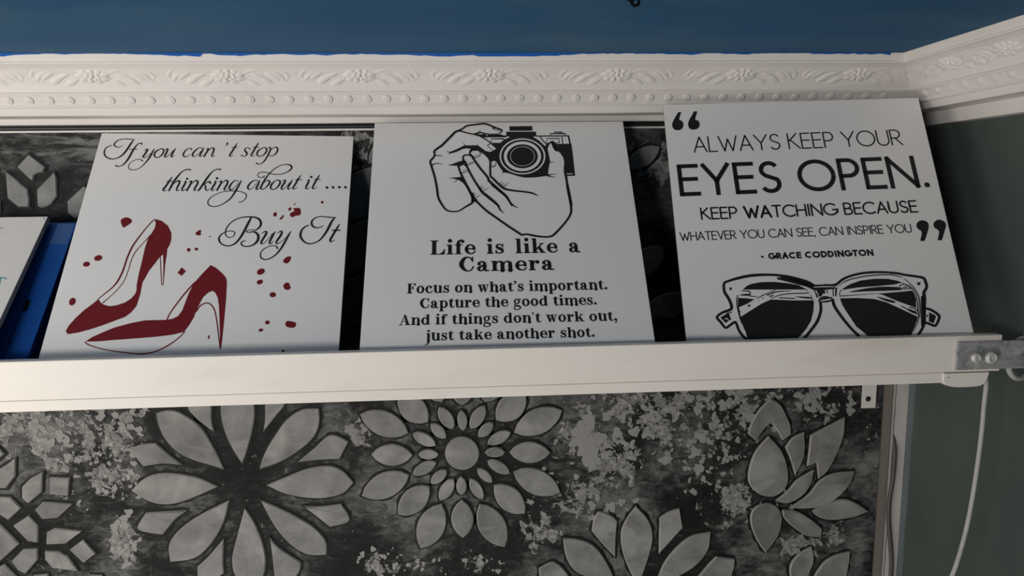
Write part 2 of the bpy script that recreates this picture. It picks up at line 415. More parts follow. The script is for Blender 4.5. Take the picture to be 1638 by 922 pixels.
SC = 2.546
def onpanel(u, v, h):                          # (x, z) on the panel's face, h towards the room
    return V((u, YP-h, v))
def petal(bm, pts, h=.0055, bev=.0016):
    """outline in photo pixels -> raised plaster shape on the panel, in a groove painted dark"""
    P = []
    for x, y in pts:
        p = at(x, y, YP)
        if not P or math.hypot(p.x-P[-1][0], p.z-P[-1][1]) > 4e-4: P.append((p.x, p.z))
    if math.hypot(P[0][0]-P[-1][0], P[0][1]-P[-1][1]) < 4e-4: P.pop()
    nf = len(bm.faces); prism(bm, P, onpanel, -.002, h, bev); bm.faces.ensure_lookup_table()
    for f in bm.faces[nf+len(P):nf+2*len(P)]: f.material_index = 2
    cx, cz = sum(p[0] for p in P)/len(P), sum(p[1] for p in P)/len(P)
    out = []
    for i, p in enumerate(P):
        a, b = P[i-1], P[(i+1) % len(P)]; dx, dz = b[0]-a[0], b[1]-a[1]; L = math.hypot(dx, dz) or 1
        nx, nz = dz/L, -dx/L
        if nx*(p[0]-cx)+nz*(p[1]-cz) < 0: nx, nz = -nx, -nz
        k = .0042+.0016*math.sin(i*1.7+cx*90)
        out.append(bm.verts.new(onpanel(p[0]+nx*k, p[1]+nz*k, .0006)))
    inn = [bm.verts.new(onpanel(p[0], p[1], .0006)) for p in P]
    for i in range(len(P)):
        f = bm.faces.new((out[i-1], out[i], inn[i], inn[i-1])); f.material_index = 1
def off(ox, oy, s, pts): return [(ox+x/s, oy+y/s) for x, y in pts]
def almond(x1, y1, x2, y2, w, k=0.6):
    """pointed oval from tip to tip"""
    dx, dy = x2-x1, y2-y1; L = math.hypot(dx, dy); nx, ny = -dy/L, dx/L; out = []
    for s in (1, -1):
        for i in range(9):
            q = i/9 if s > 0 else 1-i/9
            hw = w/2*math.sin(PI*q)**k*s
            out.append((x1+dx*q+nx*hw, y1+dy*q+ny*hw))
    return out
def tips(pts, idx):
    """closed outline, smooth between the points listed in idx, which stay sharp corners"""
    idx = sorted(idx); N = len(pts); out = []
    if not idx: return spline(pts, 5, True)
    for a, b in zip(idx, idx[1:]+[idx[0]+N]):
        seg = [pts[k % N] for k in range(a, b+1)]
        out += spline(seg, 5)[:-1] if len(seg) > 2 else [seg[0]]
    return out
def flower(label, shapes):
    bm = B()
    for kind, pts in shapes:
        petal(bm, pts)
    o = link('flower_relief', bm, [M_petal, M_groove, M_worn], panel); o['label'] = label; return o
c1 = lambda pts, tip=(): ('c', tips(off(0, 560, SC, pts), tip))
c2 = lambda pts, tip=(): ('c', tips(off(540, 560, SC, pts), tip))
c3 = lambda pts, tip=(): ('c', tips(off(1078, 560, SC, pts), tip))
s1_ = lambda pts: ('s', off(0, 560, SC, pts))
flower('ten petalled grey relief flower below the red shoe sign', [
    c1([(640,255),(690,243),(745,255),(820,310),(870,385),(920,485),(850,464),(780,442),(720,410),(672,355),(648,300)], (0,5)),
    c1([(990,462),(950,400),(915,320),(902,232),(925,150),(970,105),(1015,150),(1041,232),(1032,320),(1008,410)], (0,5)),
    c1([(1060,482),(1080,420),(1120,350),(1170,282),(1235,240),(1302,236),(1304,290),(1285,345),(1240,392),(1150,450)], (0,5)),
    c1([(1088,548),(1180,510),(1260,480),(1345,470),(1400,490),(1443,535),(1400,580),(1325,600),(1240,598),(1160,582)], (0,5)),
    c1([(1062,606),(1140,640),(1220,680),(1285,722),(1330,775),(1332,830),(1262,832),(1200,802),(1140,742),(1100,680)], (0,5)),
    c1([(1000,638),(1040,700),(1072,780),(1085,860),(1070,925),(1015,965),(960,915),(948,850),(962,780),(983,700)], (0,5)),
    c1([(937,610),(917,690),(880,762),(830,822),(780,850),(697,860),(690,800),(715,750),(770,700),(850,652)], (0,5)),
    c1([(893,553),(820,520),(740,503),(655,500),(590,522),(538,570),(590,605),(650,625),(720,622),(800,595)], (0,5)),
    c1([(538,400),(580,382),(640,377),(690,420),(752,468),(670,460),(588,472),(560,440)], (0,2,4,6)),
    c1([(598,660),(680,655),(767,650),(720,685),(690,720),(668,749),(610,742),(563,722)], (0,2,5)),
    c1([(770,238),(780,180),(868,180),(866,280),(880,335),(830,300)], (1,2,4)),
    c1([(1080,180),(1170,180),(1160,225),(1130,262),(1075,332),(1082,270)], (0,1,4)),
    c1([(1335,350),(1375,346),(1422,370),(1385,442),(1300,445),(1213,455),(1280,400)], (2,3,5)),
    c1([(1233,632),(1300,635),(1392,624),(1424,672),(1415,700),(1345,718),(1300,682)], (0,2,5)),
    c1([(915,765),(912,860),(917,905),(870,932),(815,932),(806,880),(850,840)], (0,2,5)),
    c1([(1100,755),(1140,802),(1227,860),(1225,890),(1200,922),(1120,924),(1113,850)], (0,2,5))])
al = lambda *a: ('s', off(540, 560, SC, almond(*a)))
flower('round many petalled grey relief flower below the camera sign', [
    ('s', [(540+(508+70*math.cos(k*PI/16))/SC, 560+(418+68*math.sin(k*PI/16))/SC) for k in range(32)]),
    al(506,242,512,328,42), al(601,225,542,320,54), al(634,294,574,353,44), al(706,330,610,382,48), al(683,414,600,416,42), al(703,500,610,448,48),
    al(631,537,570,480,40), al(593,607,540,520,46), al(505,590,505,512,44), al(417,611,473,521,52), al(381,543,446,486,44), al(306,506,404,453,48),
    al(329,425,414,422,42), al(306,337,403,386,50), al(381,298,443,358,46), al(415,230,472,320,56),
    al(867,415,699,415,88,.7), al(915,243,719,335,104,.7), al(716,494,908,578,104,.7), al(638,547,764,663,98,.7), al(579,624,681,800,112,.7), al(508,607,510,763,92,.7),
    al(426,624,339,806,112,.7), al(376,552,248,669,98,.7), al(294,505,100,592,104,.7), al(309,425,138,425,90,.7), al(292,336,93,260,104,.7), al(371,291,248,185,106,.7),
    al(645,284,768,180,104,.7), al(508,224,508,110,92,.7), al(426,212,360,60,112,.7), al(600,212,662,60,112,.7)])
half = [
    c2([(1215,633),(1265,690),(1282,760),(1262,850),(1222,960),(1190,900),(1160,820),(1153,740),(1178,680)], (0,4)),
    c2([(1065,655),(1115,672),(1138,692),(1132,760),(1130,842),(1080,790),(1034,735),(1042,690)], (2,4,6)),
    c2([(1390,643),(1404,720),(1350,780),(1307,827),(1308,750),(1310,680),(1350,655)], (0,1,3,5)),
    c2([(918,763),(990,770),(1050,800),(1100,870),(1140,960),(1050,932),(970,900),(930,840)], (0,4)),
    c2([(1517,738),(1510,800),(1480,850),(1420,900),(1290,965),(1325,870),(1380,800),(1440,755)], (0,4)),
    c2([(818,886),(880,860),(930,900),(955,950),(880,980),(830,940)], (0,3)),
    c2([(1615,848),(1610,890),(1580,940),(1455,950),(1500,880),(1540,838)], (0,5))]
flower('grey relief flower cut off by the bottom of the photo', half + [('c', [(x, 2*945-y) for x, y in p]) for k, p in half])
flower('grey relief lotus at the right end of the panel', [
    c3([(390,196),(432,222),(470,300),(473,342),(440,366),(402,306),(380,304),(330,367),(299,340),(310,300),(345,240)], (0,3,4,7,8)),
    c3([(383,348),(430,400),(458,470),(460,540),(432,580),(390,596),(340,582),(303,540),(304,480),(330,410)], (0,)),
    c3([(527,333),(530,400),(520,450),(490,508),(470,440),(450,395),(480,355)], (0,3,5)),
    c3([(692,272),(688,340),(660,420),(622,490),(585,522),(578,455),(538,472),(547,400),(553,345),(600,320),(640,300)], (0,4,5,6,8)),
    c3([(566,486),(555,540),(520,590),(462,622),(410,612),(460,570),(500,525)], (0,4)),
    c3([(730,492),(715,540),(660,600),(580,640),(463,643),(540,590),(590,530),(650,500)], (0,4)),
    c3([(790,655),(720,680),(640,690),(590,680),(558,655),(620,620),(690,605),(742,622)], (0,4)),
    c3([(600,725),(594,760),(540,755),(490,725),(445,682),(438,648),(500,655),(562,692)], (0,1,5)),
    c3([(436,680),(430,730),(410,772),(370,824),(335,772),(311,710),(312,660),(340,630),(390,622),(425,645)], (3,)),
    c3([(557,798),(566,850),(550,900),(530,945),(480,945),(469,880),(502,830)], (0,)),
    c3([(713,818),(708,870),(680,940),(568,940),(600,870),(650,835)], (0,))])
half = [s1_(q) for q in (
    [(-40,385),(0,393),(25,420),(0,442),(-40,470)], [(70,435),(68,510),(30,560),(-30,562),(-60,520),(30,465)], [(180,493),(176,575),(121,622),(95,600),(95,555),(130,520)],
    [(207,514),(289,518),(283,592),(207,585)], [(-40,592),(50,597),(93,640),(40,689),(-20,650)], [(148,648),(180,615),(302,624),(240,681),(178,686)],
    [(124,670),(161,710),(160,781),(120,776),(60,712)], [(-60,660),(0,698),(86,785),(0,862),(-60,890)], [(195,740),(230,722),(340,734),(272,786),(194,789)],
    [(345,768),(396,825),(346,864),(289,810)], [(188,814),(250,818),(280,835),(326,896),(220,885),(189,850)], [(53,856),(100,808),(158,806),(159,850),(110,907),(80,895)],
    [(25,868),(77,920),(40,960),(-30,950),(-30,900)], [(140,914),(200,909),(215,950),(140,955)], [(370,911),(420,914),(445,950),(380,955)])]
flower('grey relief of angular tiles at the lower left of the photo', half + [(k, [(-44-x, y) for x, y in p]) for k, p in half])
fo = lambda pts: ('s', off(0, 205, 6.144, pts))
flower('light grey relief of angular tiles above the white canvas', [
    fo([(298,258),(462,385),(440,432),(395,440),(355,462),(348,500),(328,522),(183,385)]),
    fo([(73,423),(180,505),(235,560),(291,600),(306,700),(305,776),(198,778),(89,690)]),
    fo([(552,430),(572,500),(575,560),(580,670),(522,750),(480,774),(430,786),(384,770),(376,605),(470,510)]),
    fo([(840,565),(900,620),(880,800),(760,905),(680,830),(673,720),(760,640)]),
    fo([(-40,705),(22,708),(23,832),(-40,835)])])
al0 = lambda *a: ('s', almond(*a))
flower('shadowed relief petals between the shoe sign and the camera sign', [
    al0(520,350,640,270,70,.7), al0(500,440,640,352,72,.7), al0(500,520,640,440,70,.7), al0(590,262,640,210,30,.7)])
flower('shadowed relief petals between the camera sign and the glasses sign', [
    al0(1010,440,1060,395,40,.7), al0(1020,520,1100,470,44,.7), al0(1000,270,1055,235,30,.7)])

# peeled flakes of pale plaster standing off the dark ground
M_flakes = painted('pale_plaster_flake', (0.25, 0.247, 0.236), (0.13, 0.13, 0.125), 0.65, 30, 0.7, bump=0.5)
random.seed(11); bm = B()
for cx, cy_, rx, ry, cnt, big in ((1090, 690, 150, 66, 105, 9), (1000, 650, 90, 25, 22, 8), (930, 700, 26, 55, 16, 17), (1170, 640, 70, 22, 26, 7), (1150, 770, 60, 50, 45, 6), (1230, 800, 45, 60, 26, 5), (150, 700, 80, 50, 70, 9), (60, 670, 60, 25, 35, 8),
                              (190, 780, 35, 70, 36, 8), (205, 870, 25, 40, 14, 7), (1330, 640, 60, 22, 30, 11), (620, 900, 50, 26, 36, 5), (740, 905, 70, 16, 36, 5), (870, 810, 40, 60, 26, 7), (1395, 700, 12, 90, 26, 2.2), (960, 790, 60, 40, 26, 7), (1290, 880, 25, 30, 10, 6), (1000, 270, 40, 60, 10, 6)):
    for _ in range(cnt):
        q = random.random()**.5; a = random.uniform(0, 2*PI)
        x, y = cx+rx*q*math.cos(a), cy_+ry*q*math.sin(a)
        r = big*random.choice((.18, .25, .35, .5, .7, 1.0)); el = random.uniform(.5, 1.0); th = random.uniform(0, PI)
        k1, k2, k3, p1, p2 = random.uniform(.1, .3), random.uniform(.08, .25), random.uniform(.05, .18), random.uniform(0, 6), random.uniform(0, 6)
        n = 9 if r < 3 else 20; P = []
        for i in range(n):
            b = 2*PI*i/n; rad = r*(1+k1*math.sin(2*b+p1)+k2*math.sin(3*b+p2)+k3*math.sin(5*b+p1*2)+random.uniform(-.13, .13))
            u, v = rad*math.cos(b), rad*el*math.sin(b)
            p = at(x+u*math.cos(th)-v*math.sin(th), y+u*math.sin(th)+v*math.cos(th), YP); P.append((p.x, p.z))
        if max(p[0] for p in P) > xe-.002 or max(p[1] for p in P) > ztop-.002: continue
        prism(bm, P, onpanel, -.0005, random.uniform(.0006, .0016), .0003)
o = link('plaster_flakes', bm, M_flakes, panel); o['kind'] = 'stuff'; o['label'] = 'pale peeling plaster flakes between the flowers'

# ---------------------------------------------------------------- the long white shelf
YL, TL = 0.8815, 0.0142                          # face and thickness of its front lip
ZF = CZ-0.2225                                 # top of the shelf board
zl = CZ-0.2332*YL + .0002
za = (at(0, 579, YL).z + at(1600, 536.5, YL).z)/2
zg = (at(0, 642.5, YL).z + at(1530, 596, YL).z)/2
zc = (at(0, 662, YL).z + at(1500, 613, YL).z)/2
xl = at(1602, 560, YL).x
shelf = empty('shelf', (0, YL, ZF))
tag(shelf, 'long white painted wooden display shelf with a raised front lip', 'shelf')
inv = Matrix.Translation((0, -YL, -ZF))
link('shelf_board', box(B(), -1.6, xl-.012, YL+TL, YP-.007, ZF-.016, ZF, .001), M_shelf, shelf, inv=inv)['label'] = 'dark board behind the white lip'
link('front_lip', box(B(), -1.6, xl, YL, YL+TL, zg, za, .0012), M_lip, shelf, inv=inv)
# cable trunking under the lip, its end piece stepped and rounded
xt0, xt1 = at(1513, 600, YL).x, at(1580, 600, YL).x
link('trunking', box(B(), -1.6, xt0, YL+.0008, YL+.020, zc, zg-.0005, .0012), M_lip, shelf, inv=inv)
zd = at(1545, 620, YL).z
P = spline([(xt0-.004, zg-.0006), (xt0-.004, zc+.004), (xt0+.003, zd+.003), (xt0+.016, zd), (xt1-.016, zd+.0003), (xt1-.006, zd+.0035), (xt1-.001, zc+.004), (xt1+.002, zg-.0006)], 4)
bm = B(); prism(bm, P, lambda u, v, h: V((u, YL+.022-h, v)), 0, .0232, .001)
cap_ = link('end_cap', bm, M_lip, shelf, inv=inv)
p = at(1518, 604.5, YL-.0012)
link('nail_hole', lathe(B(), [(.0009, -.0012), (.0009, .0002), (.0002, .0002)], Matrix.Translation(p) @ Matrix.Rotation(PI/2, 4, 'X'), 10), M_dark, cap_, inv=inv)
# small steel angle under the board, its leg screwed to the panel
bx0, bx1 = at(1378, 640, YP-.006).x, at(1400, 640, YP-.006).x
bz = at(1389, 652, YP-.004).z
bm = B(); box(bm, bx0, bx1, YP-.0085, YP-.006, bz, ZF-.0165, .0004); box(bm, bx0, bx1, YP-.09, YP-.006, ZF-.0188, ZF-.0165, .0004)
ang = link('angle_bracket', bm, M_board, shelf, inv=inv)
p = at(1388.5, 638.5, YP-.0085)
bm = lathe(B(), [(.0048, -.0095), (.0048, .0006), (.0036, .0016), (.0016, .0004), (.0002, .0004)], Matrix.Translation(p) @ Matrix.Rotation(PI/2, 4, 'X'), 20)
link('screw', bm, M_screw, ang, inv=inv)

# ---------------------------------------------------------------- steel plate bolted over the lip
YM = YL-.0045
mx0 = at(1532, 570, YM).x; mz1 = at(1570, 546.5, YM).z; mz0 = at(1570, 591.5, YM).z
br = empty('steel_bracket', (mx0, YL, mz0))
tag(br, 'scuffed grey steel plate with two bolts fixing the shelf end to the right wall', 'bracket')
binv = Matrix.Translation((-mx0, -YL, -mz0))
bm = B(); box(bm, mx0, XW-.0035, YM, YL-.0003, mz0, mz1, .0007); box(bm, XW-.0035, XW-.0003, YM, YL+.05, mz0, mz1, .0006)
link('plate', bm, M_metal, br, inv=binv)
for px, py, r in ((1561, 572.5, .0061), (1585, 572.5, .0077)):
    p = at(px, py, YM)
    bm = lathe(B(), [(r*1.12, 0), (r*1.12, .0008), (r, .0012), (r, .0034), (r*.86, .0046), (r*.55, .0046), (r*.42, .0036), (r*.2, .0036), (r*.14, .0042), (.0001, .0042)],
               Matrix.Translation(p) @ Matrix.Rotation(PI/2, 4, 'X'), 28)
    link('bolt', bm, M_bolt, br, inv=binv)

# white ring clip on the wall behind the plate, and the white cable dropping from the trunking
pc_ = at(1622, 570, YL+.03); rr = .0255
bm = tube(B(), [(pc_.x+rr*math.cos(2*PI*k/40), YL+.016+.007*math.cos(2*PI*k/40), pc_.z+rr*1.12*math.sin(2*PI*k/40)) for k in range(41)], .0040, 10, False)
bmesh.ops.remove_doubles(bm, verts=bm.verts, dist=1e-5)
box(bm, pc_.x+rr-.001, XW-.0002, YL+.019, YL+.027, pc_.z-.004, pc_.z+.004, .001)
tag(link('ring_clip', bm, M_wcable), 'pale round ring clip on the right wall behind the steel plate', 'clip')
YC = YL+.012
pts = [at(px, py, YC) for px, py in spline([(1577, 604), (1577.5, 618), (1574.5, 645), (1570.5, 690), (1563.5, 745), (1555, 800), (1545, 850), (1531, 900), (1518, 935), (1508, 975)], 5)]
pts += [V((pts[-1].x-.01, YC+.02, 1.2)), V((pts[-1].x-.02, YC+.06, .6)), V((pts[-1].x-.02, YC+.1, .004))]
tag(link('white_cable', tube(B(), pts, .0031, 10), M_wcable), 'white cable hanging down from the end of the shelf', 'cable')

# grey cable in the gap of the corner battens
pts = [(1432.3, 690), (1431.5, 712), (1430.5, 735), (1428, 765), (1422.5, 800), (1421, 830), (1423, 860), (1425.5, 895), (1424.5, 930), (1423, 990)]
pts = [at(px, py, 1.1755) for px, py in spline(pts, 5)]
for k, d in enumerate((.0125, .0105, .0085, .0065, .0045, .003, .002, .001)): pts[k].y += d
pts = pts + [V((pts[-1].x, 1.176, 0.01))]
tag(link('grey_cable', tube(B(), pts, .0036, 10), M_gcable), 'dark grey cable running down the white corner batten', 'cable')

# black cables lying along the top of the panel
for i, (z, y, r, w, lab) in enumerate(((.0034, 1.1725, .0033, 0, 'black cable lying foremost along the top of the wall panel'),
                          (.0037, 1.1805, .0035, 1.3, 'black cable lying behind the front one along the top of the panel'),
                          (.0086, 1.1760, .0021, 2.1, 'thin black cable riding on top of the other two black cables'))):
    pts = []
    for k in range(60):
        x = -1.5 + k*2.24/59
        dz = 0.0 if i < 2 else .0008*math.sin(5*x+w)
        pts.append((x, y+.0003*math.sin(4*x+w), ztop+.0032+z+dz - (.0045*min(1, max(0, (x-.1)/.5)) if i == 2 else 0)*0))
    tag(link('black_cable', tube(B(), pts, r, 8), M_cable), lab, 'cable', 'black cables along the panel top')

# small black hook screwed into the ceiling
p = atZ(1010, -17, ZC)
bm = lathe(B(), [(.010, -.0002), (.010, .003), (.006, .006), (.004, .011)], Matrix.Translation(p) @ Matrix.Rotation(PI, 4, 'X'), 18)
tube(bm, [p+V((0, 0, -.009)), p+V((0, 0, -.013)), p+V((.003, 0, -.016)), p+V((.007, 0, -.015)), p+V((.008, 0, -.011))], .0018, 8)
tag(link('ceiling_hook', bm, M_dark), 'small black hook screwed into the blue ceiling', 'hook')

# ---------------------------------------------------------------- leaning boards
class Board:
    """a flat board: origin at the middle of its bottom edge, local x right, y up the board, z out of its face"""
    def __init__(s, name, TLc, TRc, BLc, th, label, cat, group=None):
        ex = (TRc-TLc).normalized(); d = TLc-BLc; d = d - ex*d.dot(ex); ey = d.normalized(); ez = ex.cross(ey)
        s.w = (TRc-TLc).length; h = d.length
        back = -ez*th
        lo = min((q + back - ey*h).z for q in (TLc, TRc)); h += (lo-ZF)/ey.z          # lower edge meets the shelf board
        s.h = h; s.th = th; s.ex, s.ey, s.ez = ex, ey, ez
        s.o = (TLc+TRc)/2 - ey*h
        s.obj = empty(name, s.o, Matrix((ex, ey, ez)).transposed())
        tag(s.obj, label, cat, group)
    def uv(s, px, py):
        p = hit(px, py, s.o, s.ez)-s.o; return p.dot(s.ex), p.dot(s.ey)
    def panel(s, mt, name='board', edge=None):
        bm = box(B(), -s.w/2, s.w/2, 0, s.h, -s.th, 0, .0006)
        if edge is not None:
            for f in bm.faces:
                f.normal_update(); f.material_index = 0 if f.normal.z > .5 else 1
        return link(name, bm, [mt, edge] if edge else mt, s.obj)
def quad(b):
    xc, yt, zt_, le, rot, yw, wd = b
    down = V((0, -math.sin(le), -math.cos(le))); r0 = V((1, 0, 0))
    rt = r0*math.cos(rot)-down*math.sin(rot); dn = down*math.cos(rot)+r0*math.sin(rot)
    Rz = Matrix.Rotation(yw, 3, 'Z'); rt = Rz @ rt; dn = Rz @ dn; t0 = V((xc, yt, CZ+zt_))
    return t0-rt*wd/2, t0+rt*wd/2, t0-rt*wd/2+dn*wd
G = 'square printed signs leaning on the shelf'
sgA = Board('printed_sign', *quad((-0.38103, 1.17464, 0.09796, 0.61704, -0.00594, 0.01438, 0.39774)), .004, 'square white sign with two dark red high heels and script lettering', 'sign', G)
sgB = Board('printed_sign', *quad((0.05612, 1.14232, 0.10853, 0.62071, -0.00099, -0.01335, 0.4)), .004, 'square white sign with black drawing of hands holding a camera', 'sign', G)
sgC = Board('printed_sign', *quad((0.51157, 1.09083, 0.13272, 0.46417, 0.01387, -0.08532, 0.39908)), .004, 'square white sign with black sunglasses drawing and large quotation marks', 'sign', G)
for s in (sgA, sgB, sgC): s.panel(M_sign, 'board', M_edge)

def foot(p, q, Yb):
    """where the photo line p-q, carried on, meets the shelf board at depth Yb"""
    lo, hi = 0.0, 3.0
    for _ in range(50):
        k = (lo+hi)/2; z = at(p[0]+(q[0]-p[0])*k, p[1]+(q[1]-p[1])*k, Yb).z
        if z > ZF: lo = k
        else: hi = k
    k = lo; return at(p[0]+(q[0]-p[0])*k, p[1]+(q[1]-p[1])*k, Yb)
# white canvas, only its right part in the photo
X_ = V((1, 0, 0))
Bq = foot((76.5, 346.5), (-3, 518), .908); d = ray(76.5, 346.5); Tq = EYE + d*(Bq.x/d.x)
cv = Board('canvas', Tq-X_*.30, Tq, Bq-X_*.30, .008, 'white canvas with a few grey and teal letters, leaning at the left end of shelf', 'canvas')
cv.panel(M_board, 'canvas_board', M_edge)
# blue plastic case with a sloping front, behind it
Bq = foot((106, 406), (46, 572), .950); d = ray(123, 357); Tq = EYE + d*(Bq.x/d.x)
bl = Board('plastic_case', Tq-X_*.26, Tq, Bq-X_*.26, 0, 'blue plastic case with a sloping front, between white canvas and shoe sign', 'case')
wm = bl.obj.matrix_world.inverted()
sec = [(-bl.w/2, 0), (bl.w/2, 0)]
top = bl.o + bl.ey*bl.h
ys = [(bl.o.y, ZF+.0004), (top.y, top.z), (top.y+.045, top.z), (top.y+.045, ZF+.0004)]
bm = B()
A = [bm.verts.new(wm @ V((bl.o.x-bl.w/2, y, z))) for y, z in ys]; Q = [bm.verts.new(wm @ V((bl.o.x+bl.w/2, y, z))) for y, z in ys]
for k in range(4): bm.faces.new((A[k-1], A[k], Q[k], Q[k-1]))
bm.faces.new(A); bm.faces.new(Q[::-1]); bmesh.ops.recalc_face_normals(bm, faces=bm.faces)
bmesh.ops.bevel(bm, geom=list(bm.edges), offset=.0012, segments=2, affect='EDGES')
link('case_body', bm, M_blue, bl.obj)
def onb(bd, px, py): return bd.uv(px, py)
def strip(bd, name, pts, z0, z1, mt, bev=.0006):
    P = [bd.uv(*p) for p in pts]; bm = B(); prism(bm, P, lambda u, v, h: V((u, v, h)), z0, z1, bev)
    return link(name, bm, mt, bd.obj)
strip(bl, 'hinge_groove', [(89.5, 358), (91.5, 358), (6.5, 572), (3, 572)], -.001, .0007, M_blued, .0002)
strip(bl, 'label_plate', [(92.5, 358.5), (122, 358.5), (109.5, 391), (79, 391)], -.001, .0008, M_blue2, .0002)['label'] = 'faded blue label plate at its top'
strip(bl, 'latch_slot', [(41.5, 480), (49.5, 480), (43.5, 498), (35.5, 498)], -.001, .0006, M_dark, .0001)['label'] = 'dark rectangular slot'
strip(bl, 'rim', [(119.5, 358.5), (123.2, 358.5), (46.5, 571), (41.5, 571)], -.001, .0016, M_blue, .0005)

# ---------------------------------------------------------------- printing
class Ink:
    """flat print on a board's face; shapes are drawn in crop coordinates (ox, oy, scale)"""
    def __init__(s, bd): s.bd = bd; s.bm = B(); s.c = (0, 0, 1); s.layer = 1; s.mi = 0
    def crop(s, ox, oy, sc): s.c = (ox, oy, sc); return s
    def vert(s, x, y):
        u, v = s.bd.uv(s.c[0]+x/s.c[2], s.c[1]+y/s.c[2]); return s.bm.verts.new((u, v, .00012*s.layer+.0001))
    def face(s, vs):
        f = s.bm.faces.new(vs); f.normal_update()
        if f.normal.z < 0: f.normal_flip()
        f.material_index = s.mi; return f
    def fill(s, pts, n=4, straight=False):
        P = pts if straight else spline(pts, n, True); s.face([s.vert(*p[:2]) for p in P])
    def ell(s, x, y, rx, ry, a=0.0, n=24):
        s.fill([(x+rx*math.cos(2*PI*k/n)*math.cos(a)-ry*math.sin(2*PI*k/n)*math.sin(a), y+rx*math.cos(2*PI*k/n)*math.sin(a)+ry*math.sin(2*PI*k/n)*math.cos(a)) for k in range(n)], straight=True)
    def ring(s, x, y, rx, ry, rx2, ry2, n=56):
        A = [s.vert(x+rx*math.cos(2*PI*k/n), y+ry*math.sin(2*PI*k/n)) for k in range(n)]
        Q = [s.vert(x+rx2*math.cos(2*PI*k/n), y+ry2*math.sin(2*PI*k/n)) for k in range(n)]
        for k in range(n): s.face([A[k], A[(k+1) % n], Q[(k+1) % n], Q[k]])
    def st(s, pts, w, n=6, closed=False, straight=False, cap=True):
        """brush stroke; w a number or one width per point"""
        W = w if isinstance(w, (list, tuple)) else [w]*len(pts)
        W = list(W) + [W[-1]]*(len(pts)-len(W))
        P = [(p[0], p[1], ww) for p, ww in zip(pts, W)]
        if not straight: P = spline(P, n, closed)
        ribbon(P, lambda x, y: s.vert(x, y), s.face, closed, cap)
    def done(s, name, mats, label=None):
        o = link(name, s.bm, mats, s.bd.obj)
        if label: o['label'] = label
        return o
def ribbon(P, vert, face, closed=False, cap=True):
    N = len(P); rows = []; wmax = max(p[2] for p in P)
    for i, (x, y, w) in enumerate(P):
        a = P[i-1] if (i or closed) else P[i]; b = P[(i+1) % N] if (i < N-1 or closed) else P[i]
        dx, dy = b[0]-a[0], b[1]-a[1]; L = math.hypot(dx, dy) or 1
        nx, ny = -dy/L, dx/L; k = 1.0
        if 0 < i < N-1 or closed:
            ex_, ey_ = b[0]-x, b[1]-y; q = math.hypot(ex_, ey_) or 1
            cs = abs((-ey_/q)*nx + (ex_/q)*ny); k = min(1.35, 1/max(cs, .5))
        h = max(w, 1e-6)/2*k
        rows.append((vert(x+nx*h, y+ny*h), vert(x-nx*h, y-ny*h)))
    for i in range(N if closed else N-1):
        a, b = rows[i], rows[(i+1) % N]; face([a[0], a[1], b[1], b[0]])
    if cap and not closed:
        for (x, y, w), (x2, y2, _) in ((P[0], P[1]), (P[-1], P[-2])):
            if w < wmax*.02: continue
            a0 = math.atan2(y-y2, x-x2)
            face([vert(x+w/2*math.cos(a0+k*PI/6), y+w/2*math.sin(a0+k*PI/6)) for k in range(-3, 4)])

# ---- sign with the red shoes ------------------------------------------------
I = Ink(sgA)
# "If you"
I.crop(155, 212, 9.1)
I.st([(548,104),(480,101),(400,95),(320,112),(265,152),(256,190),(290,214),(335,212),(375,193)], [9,13,11,13,19,20,13,10,7])
I.st([(540,106),(505,150),(460,218),(410,288),(350,346),(280,380),(210,388),(140,360),(108,310),(116,255),(150,215),(222,187)], [8,24,28,27,20,14,16,20,24,18,14,8])
I.st([(655,168),(630,157),(592,174),(550,225),(508,292),(460,380),(400,455),(350,488),(310,495),(276,485)], [24,14,14,24,28,28,20,12,14,22])
I.st([(480,246),(580,247)], 11)
I.st([(688,268),(722,246),(735,258),(700,315),(672,352),(690,368),(735,348),(785,305)], [6,16,26,26,24,14,8,6])
I.st([(832,245),(800,305),(760,375),(695,455),(620,520),(540,548),(480,537),(460,500),(490,440),(555,402),(620,392),(665,415)], [14,26,25,16,10,10,13,12,10,9,11,18])
I.st([(880,270),(930,238),(968,250),(965,300),(918,352),(868,368),(835,340),(850,290),(890,255)], [14,14,20,24,16,14,24,24,12])
I.st([(982,264),(1022,240),(1030,258),(998,325),(985,355),(1010,358),(1060,318),(1112,260)], [6,16,26,26,20,12,8,7])
I.st([(1145,235),(1110,290),(1082,340),(1095,358),(1132,328)], [12,25,24,14,6])
I.st([(1380,252),(1355,230),(1312,245),(1270,292),(1256,330),(1278,355),(1315,350),(1362,322)], [20,10,14,22,24,16,10,6])
# "can 't stop"
I.crop(300, 212, 9.1)
I.st([(222,248),(205,228),(170,225),(120,258),(78,308),(72,338),(95,352),(140,328),(198,272)], [10,10,12,20,26,22,12,8,7])
I.st([(235,230),(208,280),(178,335),(190,352),(228,330)], [14,25,24,12,6])
I.st([(268,252),(300,232),(298,255),(240,350)], [6,14,24,24], n=8)
I.st([(262,308),(310,258),(358,228),(385,240),(368,295),(350,338),(365,352),(395,328)], [6,10,16,26,25,20,12,6])
I.ell(578,160,15,13); I.st([(586,165),(575,180),(550,195)], [16,12,5])
I.st([(720,162),(682,225),(640,292),(612,335),(625,350),(668,328)], [12,25,25,22,12,6]); I.st([(645,219),(726,218)], 10)
I.st([(908,244),(885,224),(848,230),(832,256),(850,284),(866,312),(845,340),(810,350),(786,332)], [20,10,14,21,27,24,14,10,20])
I.st([(1032,155),(992,218),(950,288),(924,332),(938,348),(978,325)], [12,25,25,20,12,6]); I.st([(955,217),(1036,216)], 10)
I.st([(1062,248),(1105,222),(1145,235),(1146,280),(1102,332),(1050,348),(1012,328),(1022,280),(1060,240)], [14,13,20,25,16,13,22,24,12])
